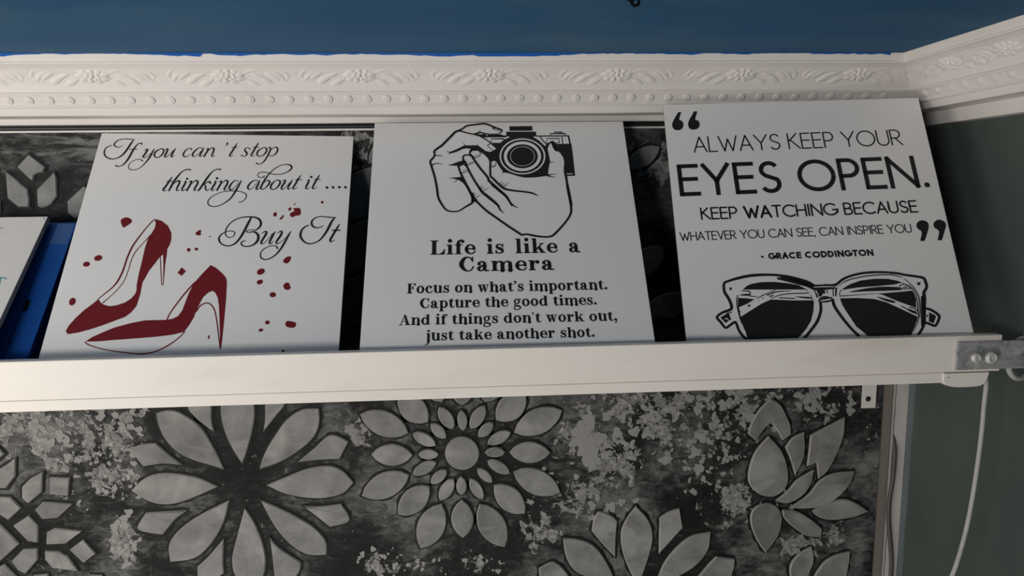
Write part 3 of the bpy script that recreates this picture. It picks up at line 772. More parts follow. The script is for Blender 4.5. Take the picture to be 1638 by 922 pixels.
I.st([(1163,240),(1196,217),(1208,235),(1190,292),(1150,368),(1110,425),(1065,458),(1030,462),(1004,450)], [6,14,23,24,22,18,12,12,22])
I.st([(1182,288),(1240,232),(1290,216),(1312,242),(1296,295),(1250,336),(1205,345),(1180,328)], [6,10,16,25,22,13,11,9])
# "thinking"
I.crop(250, 255, 9.1)
I.st([(230,262),(186,322),(140,392),(102,438),(110,460),(155,448)], [12,27,29,29,15,7]); I.st([(150,319),(232,322)], 11)
I.st([(498,154),(440,150),(375,182),(310,252),(250,332),(215,400),(184,456)], [20,15,17,27,30,30,24])
I.st([(222,396),(265,346),(310,317),(340,324),(326,370),(296,430),(304,458),(344,440)], [7,10,20,28,28,24,14,6])
I.ell(449,285,18,17); I.st([(400,334),(432,318),(422,350),(380,420),(374,452),(402,455),(436,425)], [6,15,28,28,20,11,6])
I.st([(472,337),(508,316),(505,348),(445,455)], [6,18,28,25], n=8); I.st([(475,402),(520,350),(572,312),(604,326),(592,370),(556,430),(553,456),(594,440)], [6,9,18,28,28,24,14,6])
I.st([(938,151),(880,146),(815,182),(760,247),(700,332),(655,402),(614,456)], [20,14,17,27,30,30,24])
I.st([(682,378),(735,338),(782,322)], [8,14,20]); I.ell(784,345,17,15); I.st([(692,372),(716,388),(716,428),(738,455),(782,425)], [9,22,26,15,6])
I.ell(885,278,20,18); I.st([(835,334),(868,318),(856,352),(814,420),(804,450),(828,455),(865,425)], [6,15,28,28,20,11,6])
I.st([(905,332),(942,316),(942,346),(884,450)], [6,18,28,25], n=8); I.st([(915,396),(960,346),(1012,308),(1040,326),(1022,380),(990,428),(994,452),(1038,430)], [6,9,18,28,28,24,14,6])
I.st([(1195,330),(1160,308),(1110,337),(1066,400),(1070,438),(1102,442),(1150,400),(1192,348)], [10,11,21,28,26,13,8,7])
I.st([(1236,312),(1200,382),(1150,470),(1090,560),(1020,620),(930,670),(840,690),(770,670),(750,625),(780,570),(860,515),(970,475),(1100,462),(1210,468),(1290,495),(1312,535),(1290,585),(1245,618),(1206,622)],
     [16,28,28,22,17,13,13,15,16,14,11,10,12,12,14,16,13,11,15])
# "about it ...."
I.crop(390, 255, 9.1)
I.st([(208,330),(196,310),(160,308),(110,332),(64,390),(60,425),(88,440),(135,408),(192,338)], [10,10,12,21,28,24,12,8,7])
I.st([(232,308),(206,372),(180,425),(195,442),(228,415)], [14,28,26,14,6])
I.st([(297,243),(280,262),(225,263),(200,235),(215,205),(260,188),(320,192),(380,208),(470,221),(560,212),(640,182),(692,135),(690,97),(640,76),(570,82),(490,112),(420,162),(360,222),(310,292),(265,372),(246,420),(268,438),(312,418),(364,362),(374,322),(345,310),(300,337)],
     [18,13,11,11,12,12,12,12,12,12,15,24,26,15,11,13,15,18,26,28,26,15,14,26,26,13,7])
I.st([(440,322),(490,304),(526,320),(520,365),(470,424),(418,440),(390,415),(405,365),(450,318)], [12,14,25,27,17,14,26,27,14])
I.st([(552,322),(596,302),(600,326),(560,390),(546,425),(568,440),(612,402),(666,342)], [6,16,28,28,24,12,8,7]); I.st([(708,300),(672,360),(642,413),(654,438),(690,412)], [12,27,25,14,6])
I.st([(828,235),(790,292),(750,362),(716,415),(732,435),(780,410)], [12,27,27,24,13,6]); I.st([(755,298),(838,298)], 12)
I.ell(981,258,19,17); I.st([(912,312),(948,299),(942,330),(907,398),(906,428),(932,430),(968,400)], [6,15,28,28,20,11,6])
I.st([(1105,231),(1060,297),(1020,370),(1000,414),(1015,432),(1060,408)], [12,27,27,24,13,6]); I.st([(1030,295),(1115,295)], 12)
for x, y in ((1210,412),(1299,410),(1390,408),(1479,409)): I.ell(x, y, 21, 19)
# "Buy"
I.crop(340, 330, 9.1)
I.st([(560,172),(520,248),(470,346),(410,450),(350,525),(290,565),(210,580),(130,550),(93,490),(110,430),(170,385),(240,363),(305,370),(325,400),(300,440),(250,458),(205,440),(186,385),(210,310),(270,240),(350,190),(440,163),(540,157),(620,165),(682,196),(704,250),(685,305),(628,352)],
     [26,34,36,32,26,20,18,21,28,20,14,12,14,15,12,12,15,18,18,15,15,17,19,23,33,34,28,16])
I.st([(632,352),(570,345),(510,356),(492,374),(530,384),(600,374),(650,405),(668,450),(650,510),(600,560),(530,585),(460,585),(418,555),(430,520),(478,504)], [14,12,12,14,14,22,34,40,35,24,18,17,21,18,11])
I.st([(712,402),(760,372),(786,382),(765,430),(715,510),(706,543),(738,545),(802,488),(872,398)], [7,18,30,33,30,24,12,9,8]); I.st([(912,372),(880,422),(840,500),(828,540),(852,545),(890,508)], [12,30,30,24,14,7])
I.st([(942,398),(985,369),(1010,377),(990,430),(945,495),(925,533),(952,548),(1010,508),(1055,465)], [7,18,28,33,30,24,14,8,7])
I.st([(1138,371),(1095,442),(1040,545),(980,640),(910,715),(840,760),(770,780),(710,755),(696,705),(720,650),(780,605),(850,580),(918,580),(946,615)], [12,31,31,26,20,17,17,21,18,15,12,13,16,24])
# "It"
I.crop(390, 330, 9.1)
I.st([(1342,165),(1270,166),(1180,155),(1090,155),(1020,187),(986,235),(1000,288),(1050,315),(1110,309),(1152,289)], [10,17,14,14,19,29,29,19,14,12])
I.st([(1326,170),(1280,224),(1230,322),(1180,405),(1110,490),(1030,535),(950,548),(880,520),(830,455),(826,400),(850,340),(900,296),(946,281)], [14,32,37,30,22,17,19,24,34,34,26,19,15])
I.st([(1390,268),(1347,337),(1292,430),(1258,494),(1270,520),(1325,490)], [16,31,33,33,17,8]); I.st([(1285,352),(1402,352)], 18)
I.done('script_lettering', M_script)

I = Ink(sgA); I.crop(100, 420, 6)
I.fill([(885,-416),(950,-400),(1012,-350),(1044,-285),(1045,-225),(1030,-170),(1006,-130),(998,-60),(985,20),(976,130),(971,205),(966,205),(966,120),(968,30),(966,-76),(930,-46),(880,20),(830,82),(798,142),(768,192),(756,250),(748,300),(735,340),(710,420),(660,480),(600,525),(500,562),(400,600),(280,640),(150,675),(50,691),(31,660),(60,608),(120,540),(200,465),(300,390),(345,351),(362,382),(398,408),(450,421),(520,412),(600,386),(660,346),(698,302),(710,270),(712,215),(730,120),(760,0),(790,-135),(818,-220),(850,-272),(885,-330),(895,-372)], straight=True)
I.st([(885,-413),(860,-392),(820,-350),(740,-250),(670,-150),(620,-40),(580,80),(530,180),(480,240),(420,290),(345,350)], [8,10,10,13,16,16,16,16,12,10,9])
I.st([(845,-262),(770,-180),(700,-100),(660,-20),(630,80),(590,180),(520,270),(450,335),(388,388)], [9,7,8,8,7,7,7,7,10])
I.st([(938,-56),(945,90),(952,205),(962,212),(970,205)], [8,8,8,8,8])
I.fill([(1422,26),(1480,58),(1540,112),(1570,150),(1578,190),(1570,350),(1552,550),(1535,720),(1521,832),(1509,832),(1511,700),(1507,560),(1501,420),(1490,340),(1467,292),(1440,274),(1400,290),(1350,335),(1320,390),(1285,462),(1260,530),(1210,612),(1165,668),(1060,695),(900,715),(700,731),(500,746),(350,759),(222,762),(280,720),(380,675),(500,625),(650,585),(790,557),(900,554),(1000,552),(1060,540),(1110,515),(1150,460),(1180,380),(1210,300),(1255,215),(1280,178),(1340,110)], straight=True)
I.st([(1268,195),(1180,292),(1110,380),(1050,462),(1020,512),(1004,550)], [14,14,13,12,12,12])
I.st([(224,762),(220,770),(240,786),(320,816),(450,846),(600,866),(750,879),(880,860),(1000,806),(1090,746),(1140,702),(1172,664)], [8,10,11,10,10,11,12,12,12,11,10,10])
I.st([(1283,475),(1320,420),(1360,396),(1400,392),(1440,424),(1466,482),(1486,600),(1500,720),(1515,828)], [8,12,12,12,12,12,12,11,12])
I.done('high_heel_drawing', M_red)
def drop(crop, pts=None, ell=None):
    I = Ink(sgA); I.crop(*crop)
    if ell: I.ell(*ell)
    else: I.fill(pts)
    I.done('paint_drop', M_red)
Q1, Q3, Q4, Q2, QT = (100,335,6), (300,300,6), (370,420,6.028), (100,420,6), (390,255,9.1)
drop(Q1, [(568,95),(610,78),(650,90),(667,118),(640,145),(586,176),(568,150),(559,120)])
drop(Q1, [(1276,230),(1295,212),(1318,199),(1333,206),(1325,222),(1328,245),(1305,253),(1285,246)])
drop(Q1, [(1143,561),(1163,577),(1183,595),(1165,616),(1146,638),(1126,627),(1106,612),(1124,585)])
drop(Q3, [(989,663),(986,700),(955,731),(916,714),(942,674)])
drop(Q4, [(502,225),(520,200),(545,196),(560,205),(562,222),(573,236),(565,258),(540,267),(512,255)])
drop(Q4, [(524,580),(545,565),(600,574),(622,585),(622,612),(598,632),(545,626),(522,605)])
drop(QT, [(719,716),(755,712),(795,708),(824,730),(829,790),(808,818),(752,824),(708,846),(670,815),(682,782),(735,752)])
drop(QT, [(583,818),(576,845),(560,862),(540,881),(518,870),(535,848),(550,838),(562,815)])
for q, e in ((Q1,(343,469,40,27,-.25)),(Q1,(230,528,34,24,-.2)),(Q1,(95,887,30,39,.5)),(Q1,(1415,263,11,5,-.3)),(Q1,(1211,390,17,18)),(Q1,(1285,383,18,14)),
             (Q4,(285,90,40,28,-.45)),(Q4,(275,190,31,22,-.4)),(Q4,(400,313,31,25,0)),(Q4,(348,580,23,19,0)),(Q4,(285,654,23,15,-.3)),(Q4,(500,855,17,11,0)),
             (Q2,(1405,718,8,21,.25)),(Q2,(1331,629,4,4)),(QT,(1140,626,20,20,0)),(QT,(740,656,12,11,0)),(QT,(670,726,20,28,.5)),(QT,(455,804,27,33,.2))): drop(q, ell=e)

# ---- sign with the camera ---------------------------------------------------
I = Ink(sgB); I.mi = 0; I.layer = 1
C1, C2, C3, C4, C5 = (680,192,10.474), (680,240,10.474), (780,192,10.474), (720,296,8.19), (780,240,10.474)
I.crop(*C3)
W_ = 1047.4                                   # C1 -> C3 shift
I.fill([(-150,430),(-95,475),(-40,515),(15,535),(75,530),(110,470),(60,420),(73,385),(215,385),(280,330),(375,288),(310,270),(310,198),(808,197),(817,266),(762,288),(860,345),(960,440),(1005,395),(1060,358),(1110,362),(1150,402),(1100,640),(1052,700),(1018,830),(1015,936),(900,952),(780,966),(680,970),(600,966),(500,942),(400,910),(320,888),(255,882),(200,795),(150,702),(110,684),(62,706),(40,716),(0,640),(-60,580),(-140,530),(-185,512),(-250,518),(-280,545),(-302,560),(-308,520),(-277,480),(-200,470)], straight=True)
I.fill([(1110,362),(1150,402),(1402,400),(1425,560),(1446,760),(1466,938),(1320,942),(1292,900),(1272,800),(1282,700),(1265,630),(1222,565),(1180,527),(1140,522),(1090,440)], straight=True)
I.fill([(363,108),(748,104),(752,182),(368,184)], straight=True)
I.st([(-60,280),(320,272)], 26, straight=True, cap=False); I.st([(800,272),(1366,268)], 20, straight=True, cap=False)
I.st([(1352,262),(1382,405)], 28, straight=True, cap=False); I.st([(1243,285),(1257,402)], 16, straight=True, cap=False)
I.st([(1052,264),(1050,230),(1298,230),(1306,264)], 17, straight=True); I.st([(1112,228),(1118,206),(1245,206),(1252,228)], 16, straight=True)
I.st([(992,398),(990,313),(1196,312),(1198,384),(1146,386)], 14, straight=True); I.st([(880,290),(985,412)], 18, straight=True)
I.st([(1012,480),(1018,430),(1050,378),(1090,362),(1125,400)], [14,22,24,22,24])
I.crop(*C1)
I.fill([(800,238),(870,225),(905,212),(960,222),(1010,238),(1080,244),(1290,242),(1300,268),(1362,272),(1362,292),(1010,293),(950,287),(850,262)], straight=True)
I.st([(1106,388),(1108,318),(1326,318),(1300,372),(1268,386)], 17, straight=True)
# white shapes over the black body
I.layer = 2; I.mi = 1
I.fill([(1120,330),(1305,330),(1290,362),(1262,376),(1120,376)], straight=True)
I.fill([(1085,395),(1050,430),(1146,515),(1190,485)], straight=True)
I.fill([(800,246),(900,275),(955,300),(1090,392),(1040,432),(1130,516),(1105,530),(1060,531),(1012,520),(945,470),(882,425),(820,400),(760,300)], straight=True)
I.fill([(880,234),(930,226),(980,236),(935,244)], straight=True); I.ell(1038,259,9,11)
I.fill([(1108,740),(1115,705),(1158,686),(1192,702),(1215,742),(1262,812),(1305,872),(1290,890),(1300,960),(1108,960)], straight=True)
I.crop(*C3)
I.fill([(1060,388),(1024,430),(1006,490),(1030,600),(1049,690),(1030,780),(1016,850),(1020,936),(1290,938),(1271,830),(1283,712),(1266,632),(1222,568),(1182,530),(1140,522),(1110,470),(1078,390)], straight=True)
I.ring(583,613,383,301,358,281); I.ring(583,612,311,249,259,201); I.ring(583,611,206,164,199,158)
I.st([(368,190),(750,188)], 9, straight=True, cap=False)
I.crop(*C5); I.st([(1320,406),(1424,403)], 13, straight=True, cap=False)
# black line work on top
I.layer = 3; I.mi = 0
I.crop(*C3)
I.st([(1072,392),(1094,450),(1128,505),(1160,526),(1184,504)], [16,16,18,14,12]); I.st([(1108,386),(1150,476),(1172,506)], 14); I.st([(1046,713),(1116,711)], [16,5])
I.crop(*C1)
I.st([(90,735),(88,690),(132,640),(160,585),(152,530),(205,482),(280,430),(350,360),(430,280),(500,208),(560,182),(625,150),(702,102),(850,80),(990,66),(1080,92),(1180,132),(1268,166),(1285,188),(1262,214),(1210,236)],
     [34,34,32,32,36,36,38,40,40,38,32,28,28,28,30,30,26,30,26,20,14])
I.st([(552,184),(620,196),(700,220),(800,242),(900,268),(960,296),(1040,346),(1096,386)], [28,24,22,22,24,24,20,16])
I.st([(800,242),(870,218),(915,208),(980,222),(1080,236),(1210,236)], [10,14,16,16,12,12]); I.st([(910,166),(922,210)], [5,14])
I.fill([(1125,118),(1160,128),(1200,156),(1250,186),(1190,180),(1150,160),(1130,148)]); I.mi = 1; I.layer = 4; I.fill([(1162,146),(1190,152),(1226,178),(1190,172)], straight=True); I.mi = 0; I.layer = 3
I.st([(1090,394),(1040,432),(1064,458),(1142,516)], 11, straight=True); I.st([(1098,396),(1082,418),(1062,410)], 9, straight=True)
I.fill([(388,576),(420,538),(520,496),(660,428),(880,428),(905,445),(860,520),(790,520),(745,560),(770,490),(700,478),(640,486),(520,540)], straight=True)
I.st([(636,384),(672,440)], [4,14]); I.st([(355,530),(425,545)], [6,16]); I.st([(880,412),(872,440)], [5,18])
I.st([(160,603),(230,598),(290,606)], [16,14,8]); I.st([(108,768),(160,738),(220,732),(290,743)], [18,16,12,7])
I.fill([(365,756),(450,744),(540,708),(640,676),(700,700),(600,775),(450,768)], straight=True)
I.crop(*C2)
I.st([(90,215),(112,300),(150,420),(190,600),(215,780),(250,868),(290,930)], [34,36,36,38,36,36,34])
I.st([(820,140),(772,92),(745,58),(765,10),(820,-8),(872,0),(912,36),(926,84),(882,122),(826,142)], [30,32,28,22,18,12,10,10,10,10]); I.st([(838,112),(862,92),(906,88)], 9)
I.st([(770,95),(830,182),(930,320),(1040,452),(1072,522),(1150,592),(1250,682),(1350,770),(1402,850),(1450,930)], [26,36,36,38,44,38,38,38,34,30])
I.st([(700,250),(650,185),(632,138),(652,98),(710,86),(765,100)], [26,34,30,26,24,24]); I.st([(690,258),(752,242),(822,200)], 11); I.st([(735,222),(770,205)], 8)
I.st([(660,195),(690,262),(760,400),(840,540),(922,660),(962,716),(1062,802),(1230,940)], [30,36,36,36,38,42,36,34])
I.st([(555,272),(582,360),(622,450),(700,602),(760,722),(806,806)], [32,34,36,38,44,60]); I.st([(560,278),(600,256),(650,250),(700,285)], [24,20,18,24]); I.st([(610,386),(662,378),(722,350)], 11); I.st([(640,358),(662,340),(690,338)], 8)
I.fill([(378,474),(480,466),(620,452),(668,530),(720,630),(780,750),(812,830),(775,840),(765,752),(710,652),(640,562),(560,504),(480,486)], straight=True); I.st([(472,552),(556,490)], [4,12])
I.fill([(776,760),(850,818),(880,850),(810,880),(770,870)], straight=True)
for a, b in (((935,622),(970,602)),((945,655),(992,632)),((965,700),(1070,630)),((805,738),(835,720)),((815,768),(855,748)),((842,812),(935,745))): I.st([a, b], [12,5])
I.crop(*C4)
I.st([(545,0),(640,76),(720,142),(760,190),(798,248),(848,284),(896,302)], [26,28,28,28,24,14,4])
I.st([(355,0),(410,86),(480,140),(560,206),(620,262),(650,320),(680,354),(712,373)], [28,30,28,28,26,22,12,4])
I.st([(205,0),(262,92),(312,182),(370,242),(470,336),(600,430),(760,542),(880,620),(940,656),(1000,648),(1100,668),(1200,681),(1290,682),(1350,660),(1430,582),(1510,490),(1568,402),(1585,330),(1572,220),(1546,90),(1530,0)],
     [26,30,34,28,28,28,28,28,26,24,26,24,24,28,28,26,28,30,30,30,28])
I.st([(-106,262),(-70,312),(-20,344),(60,352),(120,340),(200,290),(288,236),(304,180),(285,120)], [26,24,20,18,18,22,28,36,40])
I.crop(*C5)
I.st([(1404,922),(1370,750),(1330,560),(1310,440),(1290,360)], [36,36,38,42,36])
I.st([(46,190),(46,420),(90,482),(180,572),(260,640),(340,670),(480,690),(620,705),(740,725),(800,750),(850,782)], [36,36,36,36,38,34,30,28,28,20,4])
I.st([(60,285),(108,286),(134,252),(140,196)], [14,14,12,10]); I.st([(60,264),(130,262)], 9)
for a, b in (((200,568),(246,535)),((232,594),(272,560)),((255,628),(350,550))): I.st([a, b], [14,5])
I.st([(1005,424),(1165,402)], [22,4]); I.st([(1005,440),(1142,465)], [22,4]); I.st([(260,380),(235,387)], [16,6])
I.done('camera_drawing', [M_black, M_white])

# ---- sign with the sunglasses -----------------------------------------------
I = Ink(sgC); G1, G2, G3 = (1140,425,7.684), (1320,425,7.684), (1240,425,7.684)
I.crop(*G1)
I.fill([(372,292),(420,250),(480,225),(600,204),(760,202),(900,216),(1050,240),(1150,292),(1212,372),(1243,450),(1238,560),(1208,680),(1150,780),(1072,870),(1010,930),(440,930),(408,830),(352,700),(322,600),(310,500),(312,400)], straight=True)
I.crop(*G2)
I.fill([(176,372),(186,320),(230,275),(300,232),(430,186),(600,164),(760,164),(880,186),(950,212),(1040,270),(1092,342),(1124,440),(1134,560),(1132,680),(1075,812),(1030,930),(560,930),(500,845),(382,752),(282,602),(212,492),(186,422)], straight=True)
I.layer = 2; I.mi = 1
I.crop(*G1)
I.fill([(350,298),(1140,297),(1196,350),(1224,428),(1000,430),(715,418),(600,470),(480,545),(345,630),(322,515),(430,468),(515,416),(420,405),(314,398),(322,345)], straight=True)
I.crop(*G2)
I.fill([(205,302),(400,272),(650,254),(850,235),(935,212),(1010,255),(1078,308),(900,326),(700,342),(620,346),(700,360),(850,425),(1000,480),(1124,524),(1130,628),(1045,588),(900,520),(750,452),(600,412),(400,400),(182,404),(172,372),(184,330)], straight=True)
I.st([(1118,440),(1124,520)], 10); I.st([(1126,690),(1110,745),(1075,812)], [10,10,6])
I.layer = 3; I.mi = 0
I.crop(*G1)
I.st([(352,312),(440,318),(462,350),(452,372),(480,380),(545,382)], [10,15,14,12,12,8]); I.fill([(326,366),(390,350),(462,352),(450,372),(380,372)])
I.fill([(318,408),(390,402),(515,416),(420,470),(318,512)], straight=True)
I.st([(542,406),(640,356),(770,304)], [10,12,9]); I.st([(670,366),(780,326),(960,315)], [16,14,7]); I.st([(718,402),(850,360),(1000,345),(1174,340)], [10,12,13,12])
I.st([(702,382),(745,366)], [16,12]); I.st([(820,398),(1006,406)], 13); I.fill([(1008,382),(1120,384),(1210,392),(1208,410),(1100,402)])
I.fill([(425,490),(462,480),(468,498),(436,512)], straight=True); I.st([(605,394),(618,406)], 10); I.ell(570,430,6,6); I.st([(325,560),(345,572)], 8)
I.st([(415,905),(380,880),(322,800),(278,700),(215,734),(156,766),(100,700),(52,636),(120,580),(226,534),(214,450),(180,385),(142,320),(140,222),(200,190),(330,152),(500,122),(720,116),(900,136),(1050,182),(1160,222),(1240,262)],
     [30,32,32,32,32,30,32,32,32,36,36,36,34,32,30,36,36,30,36,60,70,60])
I.fill([(785,150),(880,140),(1080,175),(1240,250),(1242,305),(1150,262),(1000,224),(880,192),(792,172)], straight=True)
I.fill([(203,270),(232,272),(236,298),(206,306)], straight=True)
I.st([(305,370),(296,430),(303,520),(330,630),(352,705)], [12,14,14,14,10])
I.fill([(94,638),(196,580),(214,640),(228,664),(205,676),(192,682),(172,702),(155,706),(140,690)], straight=True); I.st([(170,590),(232,574)], 12)
I.st([(1322,440),(1326,560),(1282,690),(1212,790),(1142,876),(1090,930)], [34,36,38,38,38,36])
I.crop(*G2)
I.fill([(288,328),(500,282),(700,262),(890,266),(912,280),(932,302),(700,314),(500,320)]); I.st([(176,378),(400,362),(620,346)], [12,9,7])
I.fill([(630,386),(710,400),(850,440),(842,462),(740,436)]); I.fill([(912,498),(960,506),(1000,528),(1050,540),(1112,570),(1132,602),(1060,578),(980,532)]); I.st([(1035,514),(1098,530),(1112,558),(1085,566)], [14,14,12,8])
I.st([(918,250),(935,236),(1000,238),(1040,262),(1046,284),(940,286),(918,264),(916,250)], 12); I.st([(960,268),(1010,264)], 14); I.ell(1066,298,7,7)
I.st([(968,166),(1050,232),(1110,312),(1150,402),(1164,522),(1160,640)], [8,10,13,15,14,10]); I.st([(1040,256),(1092,318),(1126,420),(1140,540),(1140,680),(1080,812)], [8,9,12,14,12,8])
I.st([(425,905),(405,860),(330,790),(205,640),(112,502),(92,430),(60,405)], [34,34,34,36,36,34,20])
I.st([(-15,242),(118,240),(230,162),(400,106),(600,84),(850,94),(1000,120),(1190,150),(1230,200),(1244,270),(1212,330),(1216,400),(1216,520),(1216,700),(1188,782),(1140,860),(1120,930)], [28,32,32,30,30,30,28,32,36,36,40,46,40,34,34,36,36])
I.st([(122,282),(230,202),(400,150),(600,120),(800,116),(945,146)], [10,12,13,14,13,8])
I.st([(1190,390),(1195,480),(1192,620),(1188,740)], [34,40,36,24])
I.st([(1215,526),(1300,548),(1392,612),(1394,660),(1352,740),(1282,720),(1200,690)], [28,32,32,34,32,32,28]); I.fill([(1275,575),(1362,622),(1330,712),(1272,688)], straight=True); I.ell(1222,604,11,14); I.ell(1251,620,10,14); I.ell(1147,225,21,20)
I.st([(60,378),(80,420),(110,480)], [14,26,30])
I.crop(*G3)
I.fill([(452,236),(742,232),(736,262),(728,292),(640,296),(605,306),(572,372),(540,388),(500,312),(478,282)], straight=True)
I.st([(482,290),(516,388)], [20,22]); I.st([(710,300),(712,376)], 11); I.st([(748,284),(742,372)], [24,18]); I.st([(530,434),(560,396),(620,384),(682,404)], [12,16,16,18]); I.fill([(545,425),(580,398),(640,392),(672,404),(610,420)]); I.st([(538,444),(620,446),(692,430)], [10,22,22])
I.st([(796,380),(790,340),(808,300)], [10,10,8])
I.layer = 4; I.mi = 1
I.st([(470,268),(600,262),(726,262)], [8,11,9], cap=False); I.st([(500,312),(524,362)], [14,10]); I.fill([(574,376),(604,312),(640,298),(702,294),(704,378),(680,392),(620,374)], straight=True); I.st([(548,436),(620,424),(690,412)], 7, cap=False)
I.crop(*G1); I.st([(150,660),(172,652),(192,672)], [10,12,8])
I.crop(*G2); I.st([(128,276),(235,188),(400,134),(600,104),(790,102)], [8,9,11,10,6], cap=False)
I.layer = 5; I.mi = 0; I.crop(*G3)
I.ell(600,332,14,17,.5); I.st([(634,308),(642,342)], [14,10])
I.done('sunglasses_drawing', [M_black, M_white])
def mark(pts):
    I = Ink(sgC); I.crop(*pts[0])
    for q in pts[1]: I.fill(q)
    I.done('quotation_mark', M_black)
K1, K2 = (1065,165,5.764), (1295,300,7.122)
mark((K1, [[(115,86),(143,86),(141,90),(124,152),(150,166),(163,200),(148,238),(110,252),(74,240),(58,205),(66,170),(100,108)]]))
mark((K1, [[(262,78),(291,78),(289,84),(272,150),(300,164),(313,195),(298,232),(258,246),(220,236),(205,200),(212,165),(248,98)]]))
mark((K2, [[(1280,375),(1340,395),(1357,440),(1346,500),(1318,590),(1305,610),(1265,610),(1262,595),(1276,510),(1230,470),(1216,430),(1232,395)]]))
mark((K2, [[(1472,366),(1532,388),(1553,430),(1540,490),(1513,584),(1500,602),(1462,604),(1460,590),(1472,500),(1424,462),(1409,420),(1428,388)]]))

# ---------------------------------------------------------------- lettering
def arc(cx, cy_, rx, ry, a0, a1, n=14):
    return [(cx+rx*math.cos(math.radians(a0+(a1-a0)*k/n)), cy_+ry*math.sin(math.radians(a0+(a1-a0)*k/n))) for k in range(n+1)]
SANS = {                                      # monoline capitals: width, strokes
 'A': (.72, [[(0,0),(.36,1)], [(.72,0),(.36,1)], [(.13,.34),(.59,.34)]]), 'B': (.56, [[(0,0),(0,1)], [(0,1)]+arc(.27,.76,.22,.24,90,-90)+[(0,.52)], [(0,.52)]+arc(.29,.26,.27,.26,90,-90)+[(0,0)]]),
 'C': (.84, [arc(.5,.5,.5,.5,48,312,26)]), 'D': (.72, [[(0,0),(0,1)], [(0,1)]+arc(.24,.5,.48,.5,90,-90)+[(0,0)]]),
 'E': (.5, [[(0,0),(0,1)], [(0,1),(.5,1)], [(0,.53),(.46,.53)], [(0,0),(.5,0)]]), 'G': (.92, [arc(.5,.5,.5,.5,48,360,28)+[(1.0,.42)], [(1.0,.5),(.98,.2)], [(.66,.46),(1.0,.46)]]),
 'H': (.66, [[(0,0),(0,1)], [(.66,0),(.66,1)], [(0,.52),(.66,.52)]]), 'I': (.10, [[(.05,0),(.05,1)]]), 'K': (.6, [[(0,0),(0,1)], [(.03,.5),(.5,1)], [(.12,.58),(.62,0)]]),
 'L': (.44, [[(0,1),(0,0)], [(0,0),(.46,0)]]), 'N': (.74, [[(0,0),(0,1)], [(0,1),(.74,0)], [(.74,0),(.74,1)]]), 'O': (1.0, [arc(.5,.5,.5,.5,0,360,36)]),
 'P': (.52, [[(0,0),(0,1)], [(0,1)]+arc(.25,.72,.27,.28,90,-90)+[(0,.44)]]), 'R': (.58, [[(0,0),(0,1)], [(0,1)]+arc(.25,.73,.27,.27,90,-90)+[(0,.46)], [(.22,.46),(.58,0)]]),
 'S': (.56, [arc(.3,.75,.24,.25,30,200,12)+[(.16,.56),(.4,.45)]+arc(.28,.26,.26,.26,35,-150,12)]), 'T': (.6, [[(.3,0),(.3,1)], [(0,1),(.6,1)]]),
 'U': (.64, [[(0,1),(0,.32)]+arc(.32,.32,.32,.32,180,360)+[(.64,1)]]), 'V': (.66, [[(0,1),(.33,0)], [(.66,1),(.33,0)]]),
 'W': (1.04, [[(0,1),(.3,0)], [(.3,0),(.52,.8)], [(.52,.8),(.76,0)], [(.76,0),(1.04,1)]]), 'Y': (.72, [[(0,1),(.36,.44)], [(.72,1),(.36,.44)], [(.36,.46),(.36,0)]]),
 '.': (.1, [[(.05,.0),(.05,.001)]]), ',': (.06, [[(.05,.04),(.0,-.14)]]), '~': (.42, [[(0,.38),(.1,.46),(.2,.42),(.3,.36),(.42,.44)]])}
def sans_line(bd, bm, text, p0, p1, hpx, wpx, gap=.16, space=.34, round_=True, lead=0.0, wid=None, capw=1.0, dot=None):
    """p0, p1: photo points of the two ends of the baseline; hpx: capital height; wpx: stroke width"""
    a, b = V(bd.uv(*p0)), V(bd.uv(*p1)); t_ = bd.uv(p0[0], p0[1]-hpx); H = (V(t_)-a).length
    s = (V(bd.uv(p0[0]+10, p0[1]))-a).length/10; w = wpx*s
    ex_ = (b-a).normalized(); ey_ = V((-ex_.y, ex_.x)); L = (b-a).length
    nat = 0
    for i, ch in enumerate(text): nat += space if ch == ' ' else SANS[ch][0] + (gap if i < len(text)-1 else 0)
    fx = (L-w)/nat; x = w/2; k = 0
    vert = lambda u, v: bm.verts.new((a.x+ex_.x*u+ey_.x*v, a.y+ex_.y*u+ey_.y*v, .0003))
    def face(vs):
        f = bm.faces.new(vs); f.normal_update()
        if f.normal.z < 0: f.normal_flip()
    hh = H-w
    for i, ch in enumerate(text):
        if ch == ' ': x += space*fx; continue
        ww = w*(wid[i] if wid else 1)
        if ch == '.':
            r = ww*.62; face([vert(x+.05*fx+r*math.cos(q*PI/10), r+r*math.sin(q*PI/10)) for q in range(20)])
        else:
            for st in SANS[ch][1]:
                P = [(x+u*fx, w/2+v*hh, ww) for u, v in st]
                if not round_:                # square ends
                    for e, o in ((0, 1), (-1, -2)):
                        dx, dy = P[e][0]-P[o][0], P[e][1]-P[o][1]; q = math.hypot(dx, dy) or 1
                        if len(P) == 2: P[e] = (P[e][0]+dx/q*ww*.5*capw, P[e][1]+dy/q*ww*.5*capw, ww)
                ribbon(P, vert, face, False, round_)
        x += (SANS[ch][0]+gap)*fx
bm = B()
sans_line(sgC, bm, 'ALWAYS KEEP YOUR', (1109.8,244.7), (1445.2,232.6), 25.6, 2.3, .15, .36)
link('quote_lettering', bm, M_black, sgC.obj); bm = B()
sans_line(sgC, bm, 'KEEP WATCHING BECAUSE', (1121.5,352.3), (1469.5,340.4), 20, 2.75, .17, .42, wid=[1]*5+[1.35]*2+[1.05]*14)
link('quote_lettering', bm, M_black, sgC.obj); bm = B()
sans_line(sgC, bm, 'WHATEVER YOU CAN SEE, CAN INSPIRE YOU', (1088,386.2), (1459.5,372.6), 14.4, 1.75, .15, .40)
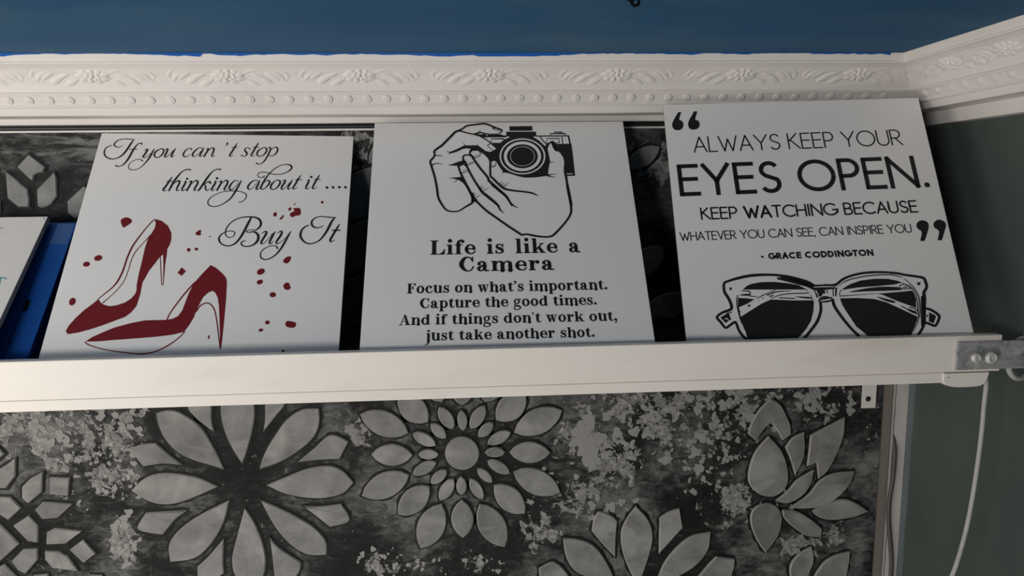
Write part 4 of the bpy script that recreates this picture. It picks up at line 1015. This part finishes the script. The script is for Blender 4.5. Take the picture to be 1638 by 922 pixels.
link('quote_lettering', bm, M_black, sgC.obj)
bm = B()
sans_line(sgC, bm, 'EYES OPEN.', (1087.8,314.6), (1490.2,299.8), 51, 7.2, .22, .40, round_=False)
link('headline_lettering', bm, M_black, sgC.obj)
bm = B()
sans_line(sgC, bm, '~ GRACE CODDINGTON', (1216.6,415.9), (1397.8,409.4), 10.4, 3.0, .40, .5, round_=False)
link('name_lettering', bm, M_black, sgC.obj)

def _R(x0, y0, x1, y1): return ('p', [(x0, y0), (x1, y0), (x1, y1), (x0, y1)])
def _P(*p): return ('p', list(p))
def _S(*p): return ('s', list(p))
def _D(x, y, r): return ('p', [(x+r*math.cos(k*PI/10), y+r*math.sin(k*PI/10)) for k in range(20)])
_stem = [_R(.12,0,.46,1), _R(0,0,.6,.12), _R(0,.88,.3,1)]
def _arch(dx): return [_S((.40+dx,.70,.08), (.55+dx,.88,.10), (.74+dx,.93,.15), (.92+dx,.80,.29), (.95+dx,.60,.34), (.95+dx,.02,.34)), _R(.70+dx,0,1.2+dx,.1)]
_ring = ('o', [(.90,.5,.34), (.80,.80,.24), (.54,.945,.11), (.28,.80,.24), (.18,.5,.34), (.28,.20,.24), (.54,.055,.11), (.80,.20,.24)])
SERIF = {
 'i': (.6, _stem+[_D(.29,1.38,.2)]), 'l': (.6, [_R(.12,0,.46,1.5), _R(0,0,.6,.12), _R(0,1.4,.3,1.5)]),
 'h': (1.2, [_R(.12,0,.46,1.5), _R(0,0,.6,.12), _R(0,1.4,.3,1.5)]+_arch(0)), 'n': (1.2, _stem+_arch(0)), 'm': (1.86, _stem+_arch(0)+_arch(.66)),
 'u': (1.22, [_R(0,.88,.3,1), _S((.29,1,.34),(.29,.4,.34),(.36,.15,.27),(.54,.06,.14),(.72,.1,.1),(.86,.26,.08)), _R(.78,0,1.12,1), _R(.62,.9,.9,1), _R(.95,0,1.22,.1)]),
 'r': (.94, _stem+[_S((.40,.60,.08),(.52,.82,.11),(.68,.93,.13),(.80,.92,.12)), _D(.78,.80,.165)]), 'o': (1.08, [_ring]),
 'e': (1.0, [_S((.2,.53,.1),(.9,.53,.1)), _S((.86,.52,.28),(.82,.78,.22),(.54,.945,.11),(.28,.80,.24),(.18,.5,.34),(.28,.20,.24),(.56,.055,.12),(.80,.11,.10),(.95,.28,.06))]),
 'c': (.98, [_D(.76,.76,.165), _S((.82,.86,.10),(.54,.945,.11),(.28,.80,.24),(.18,.5,.34),(.28,.20,.24),(.56,.055,.12),(.80,.11,.10),(.95,.30,.06))]),
 's': (.86, [_S((.72,.70,.06),(.66,.86,.10),(.42,.945,.11),(.2,.84,.18),(.2,.66,.25),(.42,.53,.30),(.64,.40,.28),(.70,.20,.2),(.46,.055,.11),(.2,.1,.1),(.1,.32,.06)), _R(.70,.66,.78,1), _R(.04,0,.12,.36)]),
 'a': (1.08, [_D(.22,.72,.16), _S((.16,.82,.10),(.38,.945,.11),(.60,.88,.2),(.68,.68,.31),(.68,.22,.32),(.80,.06,.16),(1.02,.07,.07)), _S((.62,.56,.08),(.36,.48,.18),(.17,.27,.30),(.28,.07,.16),(.46,.08,.12),(.62,.25,.1))]),
 'f': (.74, [_R(.14,0,.48,1.05), _R(0,0,.64,.1), _R(0,.9,.7,1), _S((.31,1.0,.34),(.34,1.24,.28),(.48,1.40,.16),(.66,1.44,.12)), _D(.72,1.30,.165)]),
 't': (.74, [_S((.31,1.0,.34),(.31,.35,.34),(.38,.12,.22),(.52,.05,.12),(.72,.16,.06)), _R(0,.88,.70,1), _P((.1,.95),(.48,.95),(.48,1.36),(.38,1.3))]),
 'd': (1.2, [_R(.72,0,1.06,1.5), _R(.58,1.4,.8,1.5), _R(.95,0,1.2,.1), _S((.76,.78,.1),(.54,.945,.11),(.28,.80,.24),(.18,.5,.34),(.28,.20,.24),(.54,.055,.11),(.76,.22,.1))]),
 'p': (1.16, [_R(.12,-.45,.46,1), _R(0,-.45,.6,-.35), _R(0,.88,.3,1), _S((.42,.78,.1),(.62,.945,.11),(.88,.80,.24),(.98,.5,.34),(.88,.20,.24),(.62,.055,.11),(.42,.22,.1))]),
 'g': (1.04, [('o', [(.76,.65,.26),(.66,.88,.16),(.47,.95,.1),(.28,.88,.16),(.18,.65,.26),(.28,.42,.16),(.47,.35,.1),(.66,.42,.16)]), _S((.66,.86,.1),(.82,.97,.12),(.98,.90,.14)), _S((.30,.42,.1),(.16,.24,.14),(.3,.1,.2),(.68,.04,.24),(.92,-.14,.20),(.72,-.38,.13),(.38,-.42,.12),(.1,-.30,.16),(.1,-.08,.14),(.28,.06,.1))]),
 'k': (1.24, [_R(.12,0,.46,1.5), _R(0,0,.6,.12), _R(0,1.4,.3,1.5), _S((.42,.36,.1),(.98,.95,.1)), _R(.70,.9,1.16,1), _P((.52,.58),(.72,.76),(1.2,.02),(.84,.02)), _R(.74,0,1.28,.1)]),
 'w': (1.5, [_P((.06,.96),(.42,.96),(.66,.14),(.50,0),(.40,0)), _P((.46,0),(.56,0),(.90,.90),(.80,.90)), _P((.60,.96),(.94,.96),(1.14,.14),(1.02,0),(.92,0)), _P((.98,0),(1.06,0),(1.40,.96),(1.29,.96)), _R(0,.9,.52,1), _R(.56,.9,1.02,1), _R(1.12,.9,1.52,1)]),
 'j': (.56, [_R(.14,-.1,.48,1), _R(0,.88,.3,1), _D(.31,1.38,.2), _S((.31,0,.34),(.28,-.28,.24),(.12,-.46,.12),(-.1,-.52,.1))]),
 'L': (1.36, [_R(.16,0,.54,1.45), _R(0,1.35,.72,1.45), _R(0,0,1.3,.1), _P((.8,.05),(1.3,0),(1.34,.56),(1.24,.56),(1.14,.3))]),
 'F': (1.14, [_R(.14,0,.52,1.45), _R(0,1.35,1.12,1.45), _R(0,0,.7,.1), _P((.78,1.4),(1.12,1.4),(1.14,1.0),(1.05,1.0)), _R(.5,.68,.84,.78), _P((.74,.46),(.84,.46),(.84,1.0),(.74,1.0),(.7,.73))]),
 'C': (1.34, [_S((1.16,.98,.06),(1.04,1.26,.13),(.76,1.41,.12),(.44,1.25,.28),(.21,.73,.40),(.42,.24,.28),(.76,.045,.13),(1.04,.15,.12),(1.22,.46,.07)), _P((1.06,1.2),(1.14,.95),(1.22,.95),(1.22,1.45),(1.14,1.45))]),
 'A': (1.5, [_P((.17,.05),(.27,.05),(.80,1.5),(.70,1.5)), _P((.62,1.5),(.86,1.5),(1.36,.05),(.96,.05)), _R(.38,.40,1.0,.5), _R(0,0,.48,.1), _R(.80,0,1.5,.1)]),
 '.': (.38, [_D(.19,.17,.18)]), ',': (.42, [_D(.2,.17,.18), _S((.30,.16,.18),(.26,-.10,.12),(.12,-.26,.06))]),
 '\u2019': (.36, [_D(.16,1.38,.17), _S((.26,1.36,.16),(.22,1.12,.10),(.10,1.0,.05))]), "'": (.34, [_P((.06,1.52),(.28,1.52),(.22,1.02),(.12,1.02))])}
def serif_line(bd, bm, text, p0, p1, xpx, gap=.10, space=.52, asc=1.0, bold=1.0):
    a, b = V(bd.uv(*p0)), V(bd.uv(*p1)); X = (V(bd.uv(p0[0], p0[1]-xpx))-a).length
    ex_ = (b-a).normalized(); ey_ = V((-ex_.y, ex_.x)); L = (b-a).length
    nat = sum(space if ch == ' ' else SERIF[ch][0]+(gap if i < len(text)-1 else 0) for i, ch in enumerate(text))
    fx = L/nat; x = 0
    def face(vs):
        f = bm.faces.new(vs); f.normal_update()
        if f.normal.z < 0: f.normal_flip()
    for ch in text:
        if ch == ' ': x += space*fx; continue
        def vert(u, v):
            v = v if v < 1 else 1+(v-1)*asc
            U, W = x+u*fx, v*X
            return bm.verts.new((a.x+ex_.x*U+ey_.x*W, a.y+ex_.y*U+ey_.y*W, .0003))
        for kind, P in SERIF[ch][1]:
            if kind == 'p': face([vert(*q) for q in P])
            elif kind == 's': P = [(q[0], q[1], max(q[2], .13)) for q in P]; ribbon(spline(P, 5) if len(P) > 2 else P, vert, face, False, True)
            else: ribbon(spline([(q[0], q[1], max(q[2], .14)) for q in P], 5, True), vert, face, True, False)
        x += (SERIF[ch][0]+gap)*fx
bm = B()
serif_line(sgB, bm, 'Life is like a', (688.1,408.1), (928.8,403.9), 15.9, .14, .9)
serif_line(sgB, bm, 'Camera', (734,435), (886.9,432.2), 16.3, .16)
link('headline_lettering', bm, M_black, sgB.obj)
bm = B()
serif_line(sgB, bm, 'Focus on what\u2019s important.', (651,470.2), (971.7,463.4), 12.2, .10, .62, .72)
serif_line(sgB, bm, 'Capture the good times.', (671.3,494), (954.6,487.8), 12.2, .10, .62, .72)
serif_line(sgB, bm, "And if things don't work out,", (637.9,520.9), (987.6,513.5), 12.2, .10, .62, .72)
serif_line(sgB, bm, 'just take another shot.', (681.5,545.6), (951.5,539.4), 12.2, .10, .62, .72)
link('verse_lettering', bm, M_black, sgB.obj)

# the few letters of the white canvas that reach into the photo
I = Ink(cv); I.crop(0, 330, 3.546)
I.st([(-30,411),(0,407),(22,407),(35,413)], [5,6,7,9]); I.st([(3,408),(0,424),(-8,442)], [10,11,8]); I.st([(-18,444),(4,443)], 5)
I.st([(-60,408),(-75,444)], [11,9]); I.st([(-78,444),(-58,443)], 5)
I.done('teal_lettering', M_teal)
I = Ink(cv); I.crop(0, 330, 3.546)
I.st([(-8,136),(4,126),(17,123)], [4,5,4]); I.st([(-40,126),(-30,140),(-14,128)], [4,5,4])
I.done('grey_lettering', M_pale)
I = Ink(cv); I.crop(0, 330, 3.546); I.ell(250,71,3,3); I.done('nail_dot', M_dark)
